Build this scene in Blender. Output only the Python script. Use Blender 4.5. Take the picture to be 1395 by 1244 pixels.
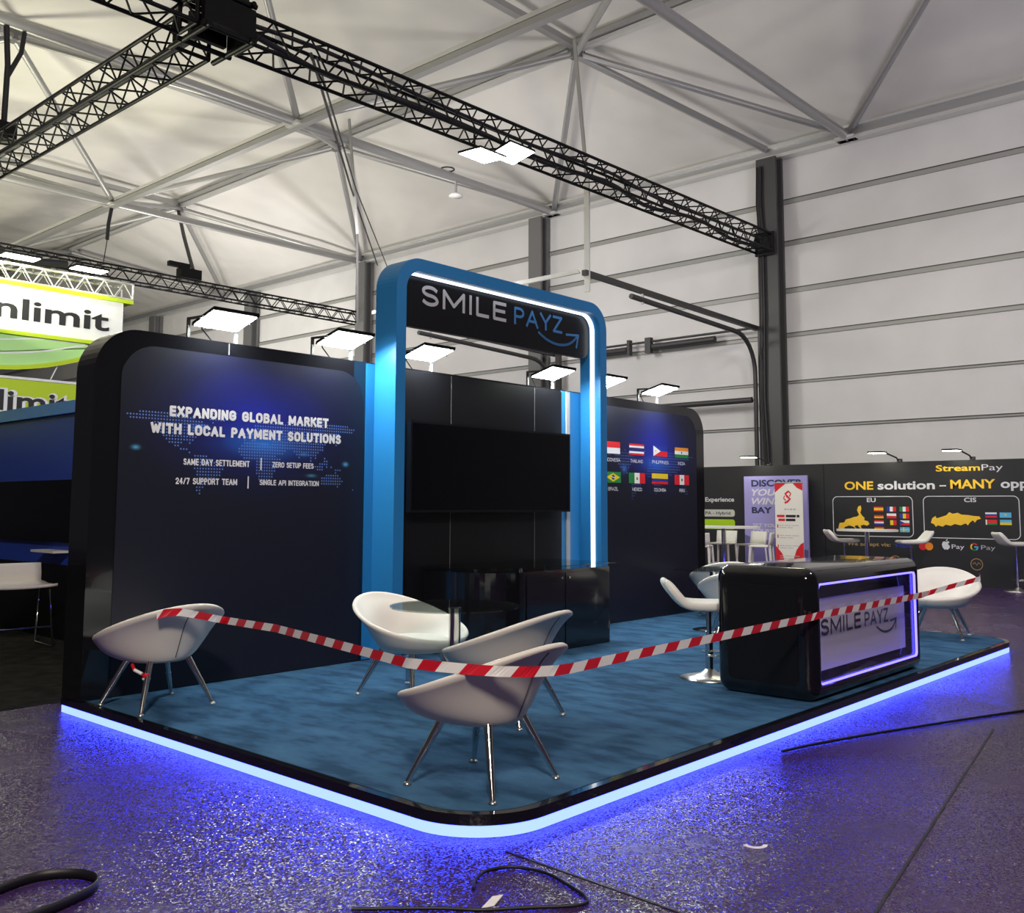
import bpy, bmesh, math, random
from math import sin, cos, pi, radians
from mathutils import Vector as V, Matrix

random.seed(7)
S = bpy.context.scene
for o in list(bpy.data.objects):
    bpy.data.objects.remove(o)
COL = S.collection

# ------------------------------------------------------------------ camera
cd = bpy.data.cameras.new('camera')
cam = bpy.data.objects.new('camera', cd)
COL.objects.link(cam)
cd.sensor_fit = 'HORIZONTAL'
cd.sensor_width = 36.0
cd.lens = 36.0 * 1323.30 / 1395
cd.shift_y = (559.434 - 622.0) / 1395
cd.clip_end = 300
yaw, pit, rol = radians(47.93703), radians(5.57064), radians(0.18059)
fw = V((sin(yaw) * cos(pit), cos(yaw) * cos(pit), sin(pit)))
r0 = V((cos(yaw), -sin(yaw), 0))
u0 = r0.cross(fw)
rt = cos(rol) * r0 + sin(rol) * u0
up = -sin(rol) * r0 + cos(rol) * u0
M = Matrix((rt, up, -fw)).transposed().to_4x4()
M.translation = V((0, 0, 1.5))
cam.matrix_world = M
S.camera = cam

# ------------------------------------------------------------------ world and exposure
S.view_settings.view_transform = 'Standard'
S.view_settings.look = 'None'
S.view_settings.exposure = 0.0
S.view_settings.gamma = 1.0
S.view_settings.use_curve_mapping = False
w = bpy.data.worlds.new('hall_air')
S.world = w
w.use_nodes = True
w.node_tree.nodes['Background'].inputs[0].default_value = (0.9, 0.86, 1.0, 1)
w.node_tree.nodes['Background'].inputs[1].default_value = 0.035

# ------------------------------------------------------------------ unseen fill lights added for the hall's general brightness
def area(name, loc, aim, size, power, color):
    l = bpy.data.lights.new(name, 'AREA')
    l.shape = 'DISK'
    l.size = size
    l.energy = power
    l.color = color
    o = bpy.data.objects.new(name, l)
    COL.objects.link(o)
    o.location = loc
    o.rotation_euler = (V(aim) - V(loc)).to_track_quat('-Z', 'Y').to_euler()
    return o

WARM, COOL = (1.0, 0.97, 0.72), (0.97, 0.92, 1.0)
area('roof_fill', (9.0, 3.0, 4.6), (11.0, 5.0, 12), 2.5, 115, (1.0, 0.95, 0.97))  # unseen upward fills, added to brighten the roof fabric
area('roof_fill', (4.5, 15.0, 4.6), (7.0, 15.0, 12), 2.5, 370, WARM)
area('roof_fill', (13.0, 14.0, 4.2), (15.0, 14.0, 12), 2.5, 165, (1.0, 0.97, 0.90))
area('roof_fill', (8.0, 24.0, 4.6), (9.0, 25.0, 12), 3.0, 640, WARM)
area('roof_fill', (15.5, 27.0, 4.6), (17.0, 28.0, 12), 3.0, 400, (1.0, 0.96, 0.88))
area('roof_fill', (7.0, 35.0, 4.6), (9.0, 36.0, 12), 3.0, 520, WARM)
area('wall_fill', (13.0, 31.0, 6.6), (21, 33, 3.5), 2.0, 420, (1.0, 0.97, 0.9))  # unseen fills added to brighten the tent side wall
area('wall_fill', (11.5, 2.0, 7.4), (21, 6, 3.0), 2.0, 285, COOL)
area('wall_fill', (12.5, 16.0, 7.0), (21, 18, 3.0), 2.0, 330, (1.0, 0.97, 0.93))
area('down_fill', (-2.5, -2.0, 7.5), (3.5, 4.5, 0.4), 1.2, 930, (1.0, 0.86, 0.72))  # unseen downward fills added for the chairs, counter and far stand
area('down_fill', (9.5, -0.5, 7.5), (8.5, 4.0, 0.2), 1.0, 120, COOL)
area('down_fill', (14.5, 7.5, 7.0), (17.5, 7.0, 0.5), 1.0, 120, WARM)
area('banner_fill', (5.0, 11.4, 4.6), (6.2, 16, 3.2), 0.6, 75, (1.0, 1.0, 0.95))  # unseen fill added to brighten the hanging banner and lime sign

# ------------------------------------------------------------------ materials
MATS = {}
def mat(name, col, rough=0.5, metal=0.0, spec=0.5, coat=0.0, emit=None, es=0.0, alpha=None):
    m = bpy.data.materials.new(name)
    m.use_nodes = True
    b = m.node_tree.nodes['Principled BSDF']
    b.inputs['Base Color'].default_value = (*col, 1)
    b.inputs['Roughness'].default_value = rough
    b.inputs['Metallic'].default_value = metal
    b.inputs['Specular IOR Level'].default_value = spec
    b.inputs['Coat Weight'].default_value = coat
    if emit:
        b.inputs['Emission Color'].default_value = (*emit, 1)
        b.inputs['Emission Strength'].default_value = es
    MATS[name] = m
    return m

def nd(m, t, **kw):
    n = m.node_tree.nodes.new(t)
    for k, v in kw.items():
        if k.startswith('i_'):
            n.inputs[k[2:]].default_value = v
        else:
            setattr(n, k, v)
    return n
def ln(m, a, b):
    m.node_tree.links.new(a, b)
def bs(m):
    return m.node_tree.nodes['Principled BSDF']
def pos(m, scale=(1, 1, 1), rot=(0, 0, 0)):
    g = nd(m, 'ShaderNodeNewGeometry')
    mp = nd(m, 'ShaderNodeMapping')
    mp.inputs['Scale'].default_value = scale
    mp.inputs['Rotation'].default_value = rot
    ln(m, g.outputs['Position'], mp.inputs['Vector'])
    return mp.outputs['Vector']
def ramp(m, fac, stops):
    r = nd(m, 'ShaderNodeValToRGB')
    e = r.color_ramp.elements
    while len(e) < len(stops):
        e.new(0.5)
    for k, (p, c) in enumerate(stops):
        e[k].position = p
        e[k].color = (*c, 1)
    ln(m, fac, r.inputs['Fac'])
    return r.outputs['Color']
def noise_color(m, stops, scale, detail=4, vec=None):
    n = nd(m, 'ShaderNodeTexNoise')
    n.inputs['Scale'].default_value = scale
    n.inputs['Detail'].default_value = detail
    ln(m, vec if vec else pos(m), n.inputs['Vector'])
    c = ramp(m, n.outputs['Fac'], stops)
    ln(m, c, bs(m).inputs['Base Color'])
    return n
def bump(m, fac, strength, dist):
    b = nd(m, 'ShaderNodeBump')
    b.inputs['Strength'].default_value = strength
    b.inputs['Distance'].default_value = dist
    ln(m, fac, b.inputs['Height'])
    ln(m, b.outputs['Normal'], bs(m).inputs['Normal'])

# hall floor: dark violet-grey pebbled vinyl with a wet gloss
fl = mat('pebbled_floor', (0.05, 0.04, 0.065), 0.3, spec=0.42)
noise_color(fl, [(0.3, (0.032, 0.011, 0.072)), (0.7, (0.048, 0.022, 0.095))], 1.3)
va = pos(fl, (1.0, 1.0, 1.0))
vo = nd(fl, 'ShaderNodeTexVoronoi'); vo.inputs['Scale'].default_value = 140
nw = nd(fl, 'ShaderNodeTexNoise'); nw.inputs['Scale'].default_value = 40
ln(fl, va, nw.inputs['Vector'])
wv = nd(fl, 'ShaderNodeVectorMath', operation='MULTIPLY_ADD'); wv.inputs[1].default_value = (0.012, 0.012, 0.0)
ln(fl, nw.outputs['Color'], wv.inputs[0]); ln(fl, va, wv.inputs[2]); ln(fl, wv.outputs[0], vo.inputs['Vector'])
n2 = nd(fl, 'ShaderNodeTexNoise'); n2.inputs['Scale'].default_value = 0.9; n2.inputs['Detail'].default_value = 3
ln(fl, va, n2.inputs['Vector'])
rr = nd(fl, 'ShaderNodeMapRange')
rr.inputs['To Min'].default_value = 0.20; rr.inputs['To Max'].default_value = 0.30
rr.inputs['From Min'].default_value = 0.35; rr.inputs['From Max'].default_value = 0.65
ln(fl, n2.outputs['Fac'], rr.inputs['Value']); ln(fl, rr.outputs[0], bs(fl).inputs['Roughness'])
# every pebble of the embossed vinyl is a small facet with its own tilt
sb = nd(fl, 'ShaderNodeVectorMath', operation='SUBTRACT'); sb.inputs[1].default_value = (0.5, 0.5, 0.5)
ln(fl, vo.outputs['Color'], sb.inputs[0])
ml = nd(fl, 'ShaderNodeVectorMath', operation='MULTIPLY'); ml.inputs[1].default_value = (0.46, 0.46, 0.0)
ln(fl, sb.outputs[0], ml.inputs[0])
ng = nd(fl, 'ShaderNodeNewGeometry')
ad = nd(fl, 'ShaderNodeVectorMath', operation='ADD'); ln(fl, ng.outputs['Normal'], ad.inputs[0]); ln(fl, ml.outputs[0], ad.inputs[1])
nn = nd(fl, 'ShaderNodeVectorMath', operation='NORMALIZE'); ln(fl, ad.outputs[0], nn.inputs[0])
ln(fl, nn.outputs[0], bs(fl).inputs['Normal'])

cp = mat('blue_carpet', (0.03, 0.10, 0.18), 0.95, spec=0.1)
n = noise_color(cp, [(0.36, (0.022, 0.064, 0.132)), (0.5, (0.038, 0.106, 0.208)), (0.7, (0.052, 0.136, 0.252))], 5.0, 6,
                pos(cp, (1.5, 0.7, 1), (0, 0, 0.5)))
n3 = nd(cp, 'ShaderNodeTexNoise'); n3.inputs['Scale'].default_value = 160
ln(cp, pos(cp), n3.inputs['Vector']); bump(cp, n3.outputs['Fac'], 0.5, 0.006)
bs(cp).inputs['Sheen Weight'].default_value = 0.0

mat('dark_carpet', (0.018, 0.018, 0.018), 0.95, spec=0.1)
noise_color(MATS['dark_carpet'], [(0.35, (0.012, 0.012, 0.012)), (0.7, (0.03, 0.03, 0.028))], 6)
fab = mat('tent_fabric', (0.68, 0.66, 0.65), 0.7, spec=0.2)
noise_color(fab, [(0.3, (0.60, 0.585, 0.57)), (0.7, (0.72, 0.70, 0.69))], 0.35, 3)
n4 = nd(fab, 'ShaderNodeTexNoise'); n4.inputs['Scale'].default_value = 0.5
ln(fab, pos(fab), n4.inputs['Vector']); bump(fab, n4.outputs['Fac'], 0.5, 0.35)
mat('wall_fabric', (0.62, 0.61, 0.62), 0.55, spec=0.3)
noise_color(MATS['wall_fabric'], [(0.3, (0.56, 0.555, 0.56)), (0.7, (0.65, 0.64, 0.65))], 0.5, 3)
n5 = nd(MATS['wall_fabric'], 'ShaderNodeTexNoise'); n5.inputs['Scale'].default_value = 0.7
ln(MATS['wall_fabric'], pos(MATS['wall_fabric']), n5.inputs['Vector']); bump(MATS['wall_fabric'], n5.outputs['Fac'], 0.4, 0.25)
mat('aluminium', (0.40, 0.40, 0.41), 0.42, 0.6)
mat('aluminium_bright', (0.66, 0.66, 0.66), 0.35, 0.6)
mat('rail_grey', (0.30, 0.30, 0.29), 0.5, 0.2)
mat('dark_steel', (0.05, 0.05, 0.052), 0.5, 0.4)
mat('post_dark', (0.06, 0.06, 0.062), 0.5, 0.2)
mat('post_grey', (0.16, 0.16, 0.165), 0.45, 0.3)
mat('black_paint', (0.004, 0.004, 0.005), 0.5, spec=0.2)
mat('black_gloss', (0.006, 0.006, 0.008), 0.1, spec=0.6, coat=0.3)
mat('black_satin', (0.006, 0.006, 0.008), 0.32, spec=0.25)
mat('screen_black', (0.002, 0.002, 0.004), 0.2, spec=0.18)
mat('portal_blue', (0.02, 0.19, 0.48), 0.35, spec=0.4)
mat('wall_blue', (0.02, 0.21, 0.52), 0.4, spec=0.4)
mat('led_blue', (0.1, 0.1, 0.1), 0.4, emit=(0.034, 0.052, 1.0), es=14.5)
mat('led_violet', (0.1, 0.1, 0.1), 0.4, emit=(0.10, 0.08, 1.0), es=5.5)
mat('led_white', (0.8, 0.8, 0.8), 0.4, emit=(0.86, 0.94, 1.0), es=2.2)
mat('diffuser_off', (0.40, 0.42, 0.44), 0.5)
mat('flood_white', (0.9, 0.9, 0.9), 0.4, emit=(0.93, 1.0, 0.95), es=80.0)
mat('flood_truss', (0.9, 0.9, 0.9), 0.4, emit=(0.95, 1.0, 0.95), es=90.0)
mat('flood_small', (0.9, 0.9, 0.9), 0.4, emit=(1.0, 1.0, 0.80), es=22.0)
mat('white_leather', (0.72, 0.69, 0.65), 0.42, spec=0.4)
mat('seam_grey', (0.10, 0.08, 0.07), 0.7)
mat('white_plastic', (0.78, 0.77, 0.73), 0.35)
mat('chrome', (0.72, 0.70, 0.68), 0.10, 1.0)
mat('satin_steel', (0.6, 0.6, 0.6), 0.3, 1.0)
mat('paper_white', (0.8, 0.8, 0.8), 0.7)
mat('letter_white', (0.66, 0.66, 0.70), 0.5)
mat('letter_grey', (0.45, 0.45, 0.50), 0.5)
mat('letter_blue', (0.04, 0.18, 0.45), 0.5)
mat('letter_navy', (0.02, 0.03, 0.09), 0.5)
mat('letter_black', (0.012, 0.012, 0.014), 0.5)
mat('letter_slate', (0.045, 0.10, 0.20), 0.5)
mat('dot_blue', (0.10, 0.19, 0.55), 0.6)
mat('yellow', (0.85, 0.53, 0.03), 0.5)
mat('tan', (0.42, 0.27, 0.11), 0.5)
mat('stand_black', (0.014, 0.014, 0.016), 0.5)
mat('tape_red', (0.62, 0.012, 0.03), 0.35)
mat('tape_white', (0.82, 0.82, 0.84), 0.35)
mat('lime', (0.50, 0.68, 0.015), 0.5)
mat('lime_deep', (0.36, 0.60, 0.008), 0.5)
mat('banner_white', (0.82, 0.84, 0.86), 0.5)
mat('pale_green', (0.46, 0.80, 0.30), 0.5)
mat('pill_grey', (0.55, 0.56, 0.50), 0.5)
mat('lilac', (0.33, 0.30, 0.62), 0.5)
mat('lilac_deep', (0.13, 0.11, 0.30), 0.5)
mat('cream', (0.80, 0.79, 0.72), 0.5)
mat('booth_blue', (0.02, 0.065, 0.5), 0.4)
mat('booth_band', (0.09, 0.33, 0.95), 0.4)
mat('counter_panel', (0.78, 0.74, 0.80), 0.6)
mat('cord_black', (0.006, 0.005, 0.010), 0.5)
for nm, c in dict(red=(0.65, 0.01, 0.02), white=(0.75, 0.75, 0.78), navy=(0.01, 0.015, 0.14), green=(0.01, 0.22, 0.04),
                  yellow2=(0.75, 0.55, 0.01), saffron=(0.75, 0.28, 0.02), bluef=(0.01, 0.03, 0.30), lightblue=(0.08, 0.42, 0.70),
                  black=(0.01, 0.01, 0.01), orange=(0.80, 0.25, 0.01)).items():
    mat('flag_' + nm, c, 0.6)

gl = bpy.data.materials.new('green_glass'); gl.use_nodes = True
t = gl.node_tree; t.nodes.clear()
oo = t.nodes.new('ShaderNodeOutputMaterial'); mx = t.nodes.new('ShaderNodeMixShader'); tr = t.nodes.new('ShaderNodeBsdfTransparent')
gs = t.nodes.new('ShaderNodeBsdfGlossy'); fr = t.nodes.new('ShaderNodeFresnel')
tr.inputs[0].default_value = (0.80, 0.88, 0.86, 1); gs.inputs['Roughness'].default_value = 0.03; geo = t.nodes.new('ShaderNodeNewGeometry'); mr = t.nodes.new('ShaderNodeMapRange'); mr.inputs['To Min'].default_value = 1.42; mr.inputs['To Max'].default_value = 1 / 1.42; t.links.new(geo.outputs['Backfacing'], mr.inputs['Value']); t.links.new(mr.outputs[0], fr.inputs[0])
t.links.new(fr.outputs[0], mx.inputs[0]); t.links.new(tr.outputs[0], mx.inputs[1]); t.links.new(gs.outputs[0], mx.inputs[2])
t.links.new(mx.outputs[0], oo.inputs[0]); MATS['green_glass'] = gl
cg = gl.copy(); cg.name = 'clear_acrylic'; MATS['clear_acrylic'] = cg
for q in cg.node_tree.nodes:
    if q.type == 'BSDF_TRANSPARENT':
        q.inputs[0].default_value = (0.95, 0.95, 0.97, 1)

def graphic(name, spots):
    """Printed navy panel with a printed electric-blue glow around the map."""
    m = mat(name, (0.010, 0.011, 0.022), 0.38, spec=0.35)
    g = nd(m, 'ShaderNodeNewGeometry')
    acc = None
    for (x, z, rx, rz, col) in spots:
        mp = nd(m, 'ShaderNodeMapping', vector_type='TEXTURE')
        mp.inputs['Location'].default_value = (x, 6.94, z)
        mp.inputs['Scale'].default_value = (rx, 5, rz)
        ln(m, g.outputs['Position'], mp.inputs['Vector'])
        gr = nd(m, 'ShaderNodeTexGradient', gradient_type='SPHERICAL')
        ln(m, mp.outputs[0], gr.inputs[0])
        c = ramp(m, gr.outputs['Fac'], [(0.0, (0, 0, 0)), (0.3, tuple(k * 0.07 for k in col)), (0.6, tuple(k * 0.34 for k in col)), (1.0, col)])
        if acc is None:
            acc = c
        else:
            a = nd(m, 'ShaderNodeMix', data_type='RGBA', blend_type='ADD'); a.inputs[0].default_value = 1.0
            ln(m, acc, a.inputs[6]); ln(m, c, a.inputs[7]); acc = a.outputs[2]
    a = nd(m, 'ShaderNodeMix', data_type='RGBA', blend_type='ADD'); a.inputs[0].default_value = 1.0
    a.inputs[7].default_value = (0.010, 0.011, 0.022, 1)
    ln(m, acc, a.inputs[6]); ln(m, a.outputs[2], bs(m).inputs['Base Color'])
    return m
CY = (0.08, 0.36, 0.62)
graphic('print_left', [(4.55, 2.17, 1.15, 0.66, (0.004, 0.010, 0.30)), (4.62, 2.00, 0.60, 0.20, (0.01, 0.14, 0.42)), (3.50, 1.925, 0.06, 0.032, CY),
                       (5.02, 1.93, 0.08, 0.025, (0.03, 0.2, 0.4)), (5.47, 1.86, 0.055, 0.035, CY), (4.02, 2.10, 0.14, 0.05, (0.02, 0.15, 0.4)),
                       (5.10, 1.75, 0.09, 0.025, (0.05, 0.2, 0.3))])
graphic('print_right', [(10.45, 2.20, 1.15, 0.66, (0.004, 0.010, 0.30)), (10.45, 2.03, 0.55, 0.2, (0.01, 0.10, 0.42)), (9.75, 1.95, 0.12, 0.1, (0.02, 0.12, 0.36))])

# ------------------------------------------------------------------ mesh helpers
class MB:
    def __init__(self):
        self.v, self.f, self.m, self.mats, self.sm = [], [], [], [], []
    def mi(self, name):
        if name not in self.mats:
            self.mats.append(name)
        return self.mats.index(name)
    def add(self, vs, fs, m, smooth=False):
        b = len(self.v); k = self.mi(m)
        self.v += [tuple(p) for p in vs]
        for f in fs:
            self.f.append([b + i for i in f]); self.m.append(k); self.sm.append(smooth)
        return self
    def box(self, a, b, m):
        x0, y0, z0 = a; x1, y1, z1 = b
        vs = [(x0, y0, z0), (x1, y0, z0), (x1, y1, z0), (x0, y1, z0), (x0, y0, z1), (x1, y0, z1), (x1, y1, z1), (x0, y1, z1)]
        return self.add(vs, [(0, 3, 2, 1), (4, 5, 6, 7), (0, 1, 5, 4), (1, 2, 6, 5), (2, 3, 7, 6), (3, 0, 4, 7)], m)
    def bar(self, p, q, w, h, m, upv=(0, 0, 1)):
        p, q = V(p), V(q); d = (q - p).normalized(); s = d.cross(V(upv))
        if s.length < 1e-4:
            s = d.cross(V((1, 0, 0)))
        s.normalize(); u = s.cross(d)
        vs = []
        for c in (p, q):
            for a, b in ((-1, -1), (1, -1), (1, 1), (-1, 1)):
                vs.append(c + s * a * w / 2 + u * b * h / 2)
        return self.add(vs, [(3, 2, 1, 0), (4, 5, 6, 7), (0, 1, 5, 4), (1, 2, 6, 5), (2, 3, 7, 6), (3, 0, 4, 7)], m)
    def cyl(self, p, q, r, m, r2=None, seg=12, caps=True):
        p, q = V(p), V(q); d = (q - p).normalized(); r2 = r if r2 is None else r2
        s = d.cross(V((0, 0, 1)))
        if s.length < 1e-4:
            s = V((1, 0, 0))
        s.normalize(); u = s.cross(d)
        vs = [p + (s * cos(2 * pi * k / seg) + u * sin(2 * pi * k / seg)) * r for k in range(seg)]
        vs += [q + (s * cos(2 * pi * k / seg) + u * sin(2 * pi * k / seg)) * r2 for k in range(seg)]
        self.add(vs, [(k, (k + 1) % seg, seg + (k + 1) % seg, seg + k) for k in range(seg)], m, True)
        if caps:
            self.add(vs[:seg], [tuple(reversed(range(seg)))], m); self.add(vs[seg:], [tuple(range(seg))], m)
        return self
    def tube(self, pts, r, m, seg=8):
        pts = [V(p) for p in pts]; n = len(pts); rings = []; s0 = None
        for i, p in enumerate(pts):
            d = (pts[min(i + 1, n - 1)] - pts[max(i - 1, 0)]).normalized()
            s = d.cross(V((0, 0, 1))) if s0 is None else s0 - d * s0.dot(d)
            if s.length < 1e-4:
                s = d.cross(V((1, 0, 0)))
            s.normalize(); s0 = s; u = s.cross(d)
            rings += [p + (s * cos(2 * pi * k / seg) + u * sin(2 * pi * k / seg)) * r for k in range(seg)]
        fs = [(i * seg + k, i * seg + (k + 1) % seg, (i + 1) * seg + (k + 1) % seg, (i + 1) * seg + k) for i in range(n - 1) for k in range(seg)]
        self.add(rings, fs, m, True)
        self.add(rings[:seg], [tuple(reversed(range(seg)))], m); self.add(rings[-seg:], [tuple(range(seg))], m)
        return self
    def lathe(self, prof, m, c=(0, 0, 0), seg=32):
        vs = [(c[0] + r * cos(2 * pi * k / seg), c[1] + r * sin(2 * pi * k / seg), c[2] + z) for r, z in prof for k in range(seg)]
        fs = [(i * seg + k, i * seg + (k + 1) % seg, (i + 1) * seg + (k + 1) % seg, (i + 1) * seg + k) for i in range(len(prof) - 1) for k in range(seg)]
        return self.add(vs, fs, m, True)
    def prism(self, poly, O, A, B, N, m, smooth=False):
        """Polygon (a, b) laid at O + a*A + b*B and extruded by vector N."""
        O, A, B, N = V(O), V(A), V(B), V(N); n = len(poly)
        p0 = [O + A * a + B * b for a, b in poly]; p1 = [p + N for p in p0]
        self.add(p0, [tuple(range(n))], m); self.add(p1, [tuple(reversed(range(n)))], m)
        return self.add(p0 + p1, [(k, n + k, n + (k + 1) % n, (k + 1) % n) for k in range(n)], m, smooth)
    def flat(self, poly, O, A, B, m):
        O, A, B = V(O), V(A), V(B)
        return self.add([O + A * a + B * b for a, b in poly], [tuple(range(len(poly)))], m)
    def ribbon(self, pts, wid, m):
        """Two-sided strip with width vectors wid (one per point)."""
        vs = []
        for p, wv in zip(pts, wid):
            vs += [V(p) - V(wv) / 2, V(p) + V(wv) / 2]
        return self.add(vs, [(2 * i, 2 * i + 1, 2 * i + 3, 2 * i + 2) for i in range(len(pts) - 1)], m, True)
    def text(self, s, O, A, B, width, cap, m, bold=0.0, shear=0.0, depth=0.0):
        vs, fs = glyphs(s, bold, shear)
        x0 = min(p[0] for p in vs); x1 = max(p[0] for p in vs)
        k = width / (x1 - x0); h = cap / 0.72
        O, A, B = V(O), V(A), V(B); N = A.cross(B)
        P = [O + A * (p[0] - x0) * k + B * p[1] * h for p in vs]
        if depth:
            self.add([p + N * depth for p in P], fs, m)
            edges = {}
            for f in fs:
                for i in range(len(f)):
                    e = (f[i], f[(i + 1) % len(f)])
                    edges[e] = 1
            side = [e for e in edges if (e[1], e[0]) not in edges]
            b = len(P)
            self.add(P + [p + N * depth for p in P], [(e[0], e[1], b + e[1], b + e[0]) for e in side], m)
        else:
            self.add(P, fs, m)
        return self
    def build(self, name, parent=None, weld=False):
        me = bpy.data.meshes.new(name)
        vs = self.v
        if parent is not None:
            inv = world_of(parent).inverted()
            vs = [inv @ V(p) for p in vs]
        me.from_pydata([tuple(p) for p in vs], [], self.f)
        for k in self.mats:
            me.materials.append(MATS[k])
        me.polygons.foreach_set('material_index', self.m)
        me.polygons.foreach_set('use_smooth', self.sm)
        me.update()
        if weld:
            b = bmesh.new(); b.from_mesh(me); bmesh.ops.remove_doubles(b, verts=b.verts, dist=1e-5)
            bmesh.ops.recalc_face_normals(b, faces=b.faces); b.to_mesh(me); b.free()
        o = bpy.data.objects.new(name, me); COL.objects.link(o)
        if parent is not None:
            o.parent = parent
        return o

def world_of(o):
    m = Matrix.Translation(o.location) @ o.rotation_euler.to_matrix().to_4x4()
    return world_of(o.parent) @ m if o.parent else m

_gl = {}
def glyphs(s, bold, shear):
    key = (s, bold, shear)
    if key not in _gl:
        c = bpy.data.curves.new('glyphs', 'FONT'); c.body = s; c.size = 1.0; c.offset = bold; c.shear = shear
        c.resolution_u = 3; c.fill_mode = 'FRONT'
        o = bpy.data.objects.new('glyphs', c); COL.objects.link(o)
        dg = bpy.context.evaluated_depsgraph_get(); dg.update()
        me = bpy.data.meshes.new_from_object(o.evaluated_get(dg))
        _gl[key] = ([tuple(p.co) for p in me.vertices], [tuple(p.vertices) for p in me.polygons])
        bpy.data.objects.remove(o); bpy.data.meshes.remove(me); bpy.data.curves.remove(c)
    return _gl[key]

def wid(t_, bold):
    v_ = glyphs(t_, bold, 0.0)[0]
    return max(p[0] for p in v_) - min(p[0] for p in v_)

def empty(name, loc, label, cat, group=None, rz=0.0, kind=None):
    o = bpy.data.objects.new(name, None); COL.objects.link(o); o.empty_display_size = 0.1
    o.location = loc; o.rotation_euler = (0, 0, rz)
    return tag(o, label, cat, group, kind)
def tag(o, label=None, cat=None, group=None, kind=None):
    if label: o['label'] = label
    if cat: o['category'] = cat
    if group: o['group'] = group
    if kind: o['kind'] = kind
    return o
def copy_thing(root, loc, rz, label):
    r = root.copy(); COL.objects.link(r); r.location = loc; r.rotation_euler = (0, 0, rz); r['label'] = label
    for ch in list(root.children):
        c = ch.copy(); COL.objects.link(c); c.parent = r
        for g in list(ch.children):
            d = g.copy(); COL.objects.link(d); d.parent = c
    return r
def bevel(o, width, seg=4, angle=0.6):
    md = o.modifiers.new('bevel', 'BEVEL'); md.width = width; md.segments = seg; md.limit_method = 'ANGLE'; md.angle_limit = angle
    return o
def rrect(a0, b0, a1, b1, r, corners=(1, 1, 1, 1), seg=8):
    """Rounded rectangle, corners in order bl, br, tr, tl."""
    out = []
    for (cx, cy, s, on) in ((a0, b0, pi, corners[0]), (a1, b0, 1.5 * pi, corners[1]), (a1, b1, 0, corners[2]), (a0, b1, 0.5 * pi, corners[3])):
        if not on:
            out.append((cx, cy)); continue
        px = a0 + r if cx == a0 else a1 - r; py = b0 + r if cy == b0 else b1 - r
        out += [(px + r * cos(s + k * pi / 2 / seg), py + r * sin(s + k * pi / 2 / seg)) for k in range(seg + 1)]
    return out
def arc(cx, cy, r, a0, a1, n=16):
    return [(cx + r * cos(a0 + (a1 - a0) * k / n), cy + r * sin(a0 + (a1 - a0) * k / n)) for k in range(n + 1)]
def stroke(pts, w):
    """Outline polygons (quads) of a polyline of width w."""
    L, R = [], []
    for i, p in enumerate(pts):
        a = pts[max(i - 1, 0)]; b = pts[min(i + 1, len(pts) - 1)]
        d = math.hypot(b[0] - a[0], b[1] - a[1]); nx, ny = -(b[1] - a[1]) / d, (b[0] - a[0]) / d
        L.append((p[0] + nx * w / 2, p[1] + ny * w / 2)); R.append((p[0] - nx * w / 2, p[1] - ny * w / 2))
    return [[R[i], R[i + 1], L[i + 1], L[i]] for i in range(len(pts) - 1)]
def inpoly(x, y, P):
    c = False; j = len(P) - 1
    for i in range(len(P)):
        if (P[i][1] > y) != (P[j][1] > y) and x < (P[j][0] - P[i][0]) * (y - P[i][1]) / (P[j][1] - P[i][1]) + P[i][0]:
            c = not c
        j = i
    return c
def smooth(P, n=6):
    out = []
    for i in range(len(P) - 1):
        a, b_, c_, d = P[max(i - 1, 0)], P[i], P[i + 1], P[min(i + 2, len(P) - 1)]
        for k in range(n):
            t_ = k / n
            out.append(tuple(.5 * (2 * b_[q] + (c_[q] - a[q]) * t_ + (2 * a[q] - 5 * b_[q] + 4 * c_[q] - d[q]) * t_ ** 2 + (3 * b_[q] - a[q] - 3 * c_[q] + d[q]) * t_ ** 3) for q in range(len(b_))))
    return out + [P[-1]]
def pstroke(mb, pts, th, O, A, B, m, lift=0):
    """Polyline drawn as bars with round joints."""
    N = V(A).cross(V(B)); O = V(O); lv = 0; pts = list(pts)
    if math.hypot(pts[0][0] - pts[-1][0], pts[0][1] - pts[-1][1]) > 1e-6:
        for i_, j_ in ((0, 1), (-1, -2)):
            a, b_ = pts[i_], pts[j_]; d = math.hypot(a[0] - b_[0], a[1] - b_[1])
            if d > 1e-9: pts[i_] = (a[0] + (a[0] - b_[0]) / d * th * .48, a[1] + (a[1] - b_[1]) / d * th * .48)
    for (x0, y0), (x1, y1) in zip(pts[:-1], pts[1:]):
        lv += 1
        d = math.hypot(x1 - x0, y1 - y0)
        if d < 1e-9: continue
        nx, ny = -(y1 - y0) / d * th / 2, (x1 - x0) / d * th / 2
        mb.flat([(x0 - nx, y0 - ny), (x1 - nx, y1 - ny), (x1 + nx, y1 + ny), (x0 + nx, y0 + ny)], O + N * (.00012 * (lv % 24 + lift)), A, B, m)
    for x, y in pts[1:-1]:
        lv += 1
        mb.flat([(x + th / 2 * cos(k * pi / 4 + .39), y + th / 2 * sin(k * pi / 4 + .39)) for k in range(8)], O + N * (.00012 * (lv % 24 + lift)), A, B, m)
def el(cx, cy, rx, ry, a0, a1, n=8):
    return [(cx + rx * cos(radians(a0 + (a1 - a0) * k / n)), cy + ry * sin(radians(a0 + (a1 - a0) * k / n))) for k in range(n + 1)]
_o = el(.35, .72, .35, .28, 0, 180) + el(.35, .28, .35, .28, 180, 360); _o.append(_o[0])
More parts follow.
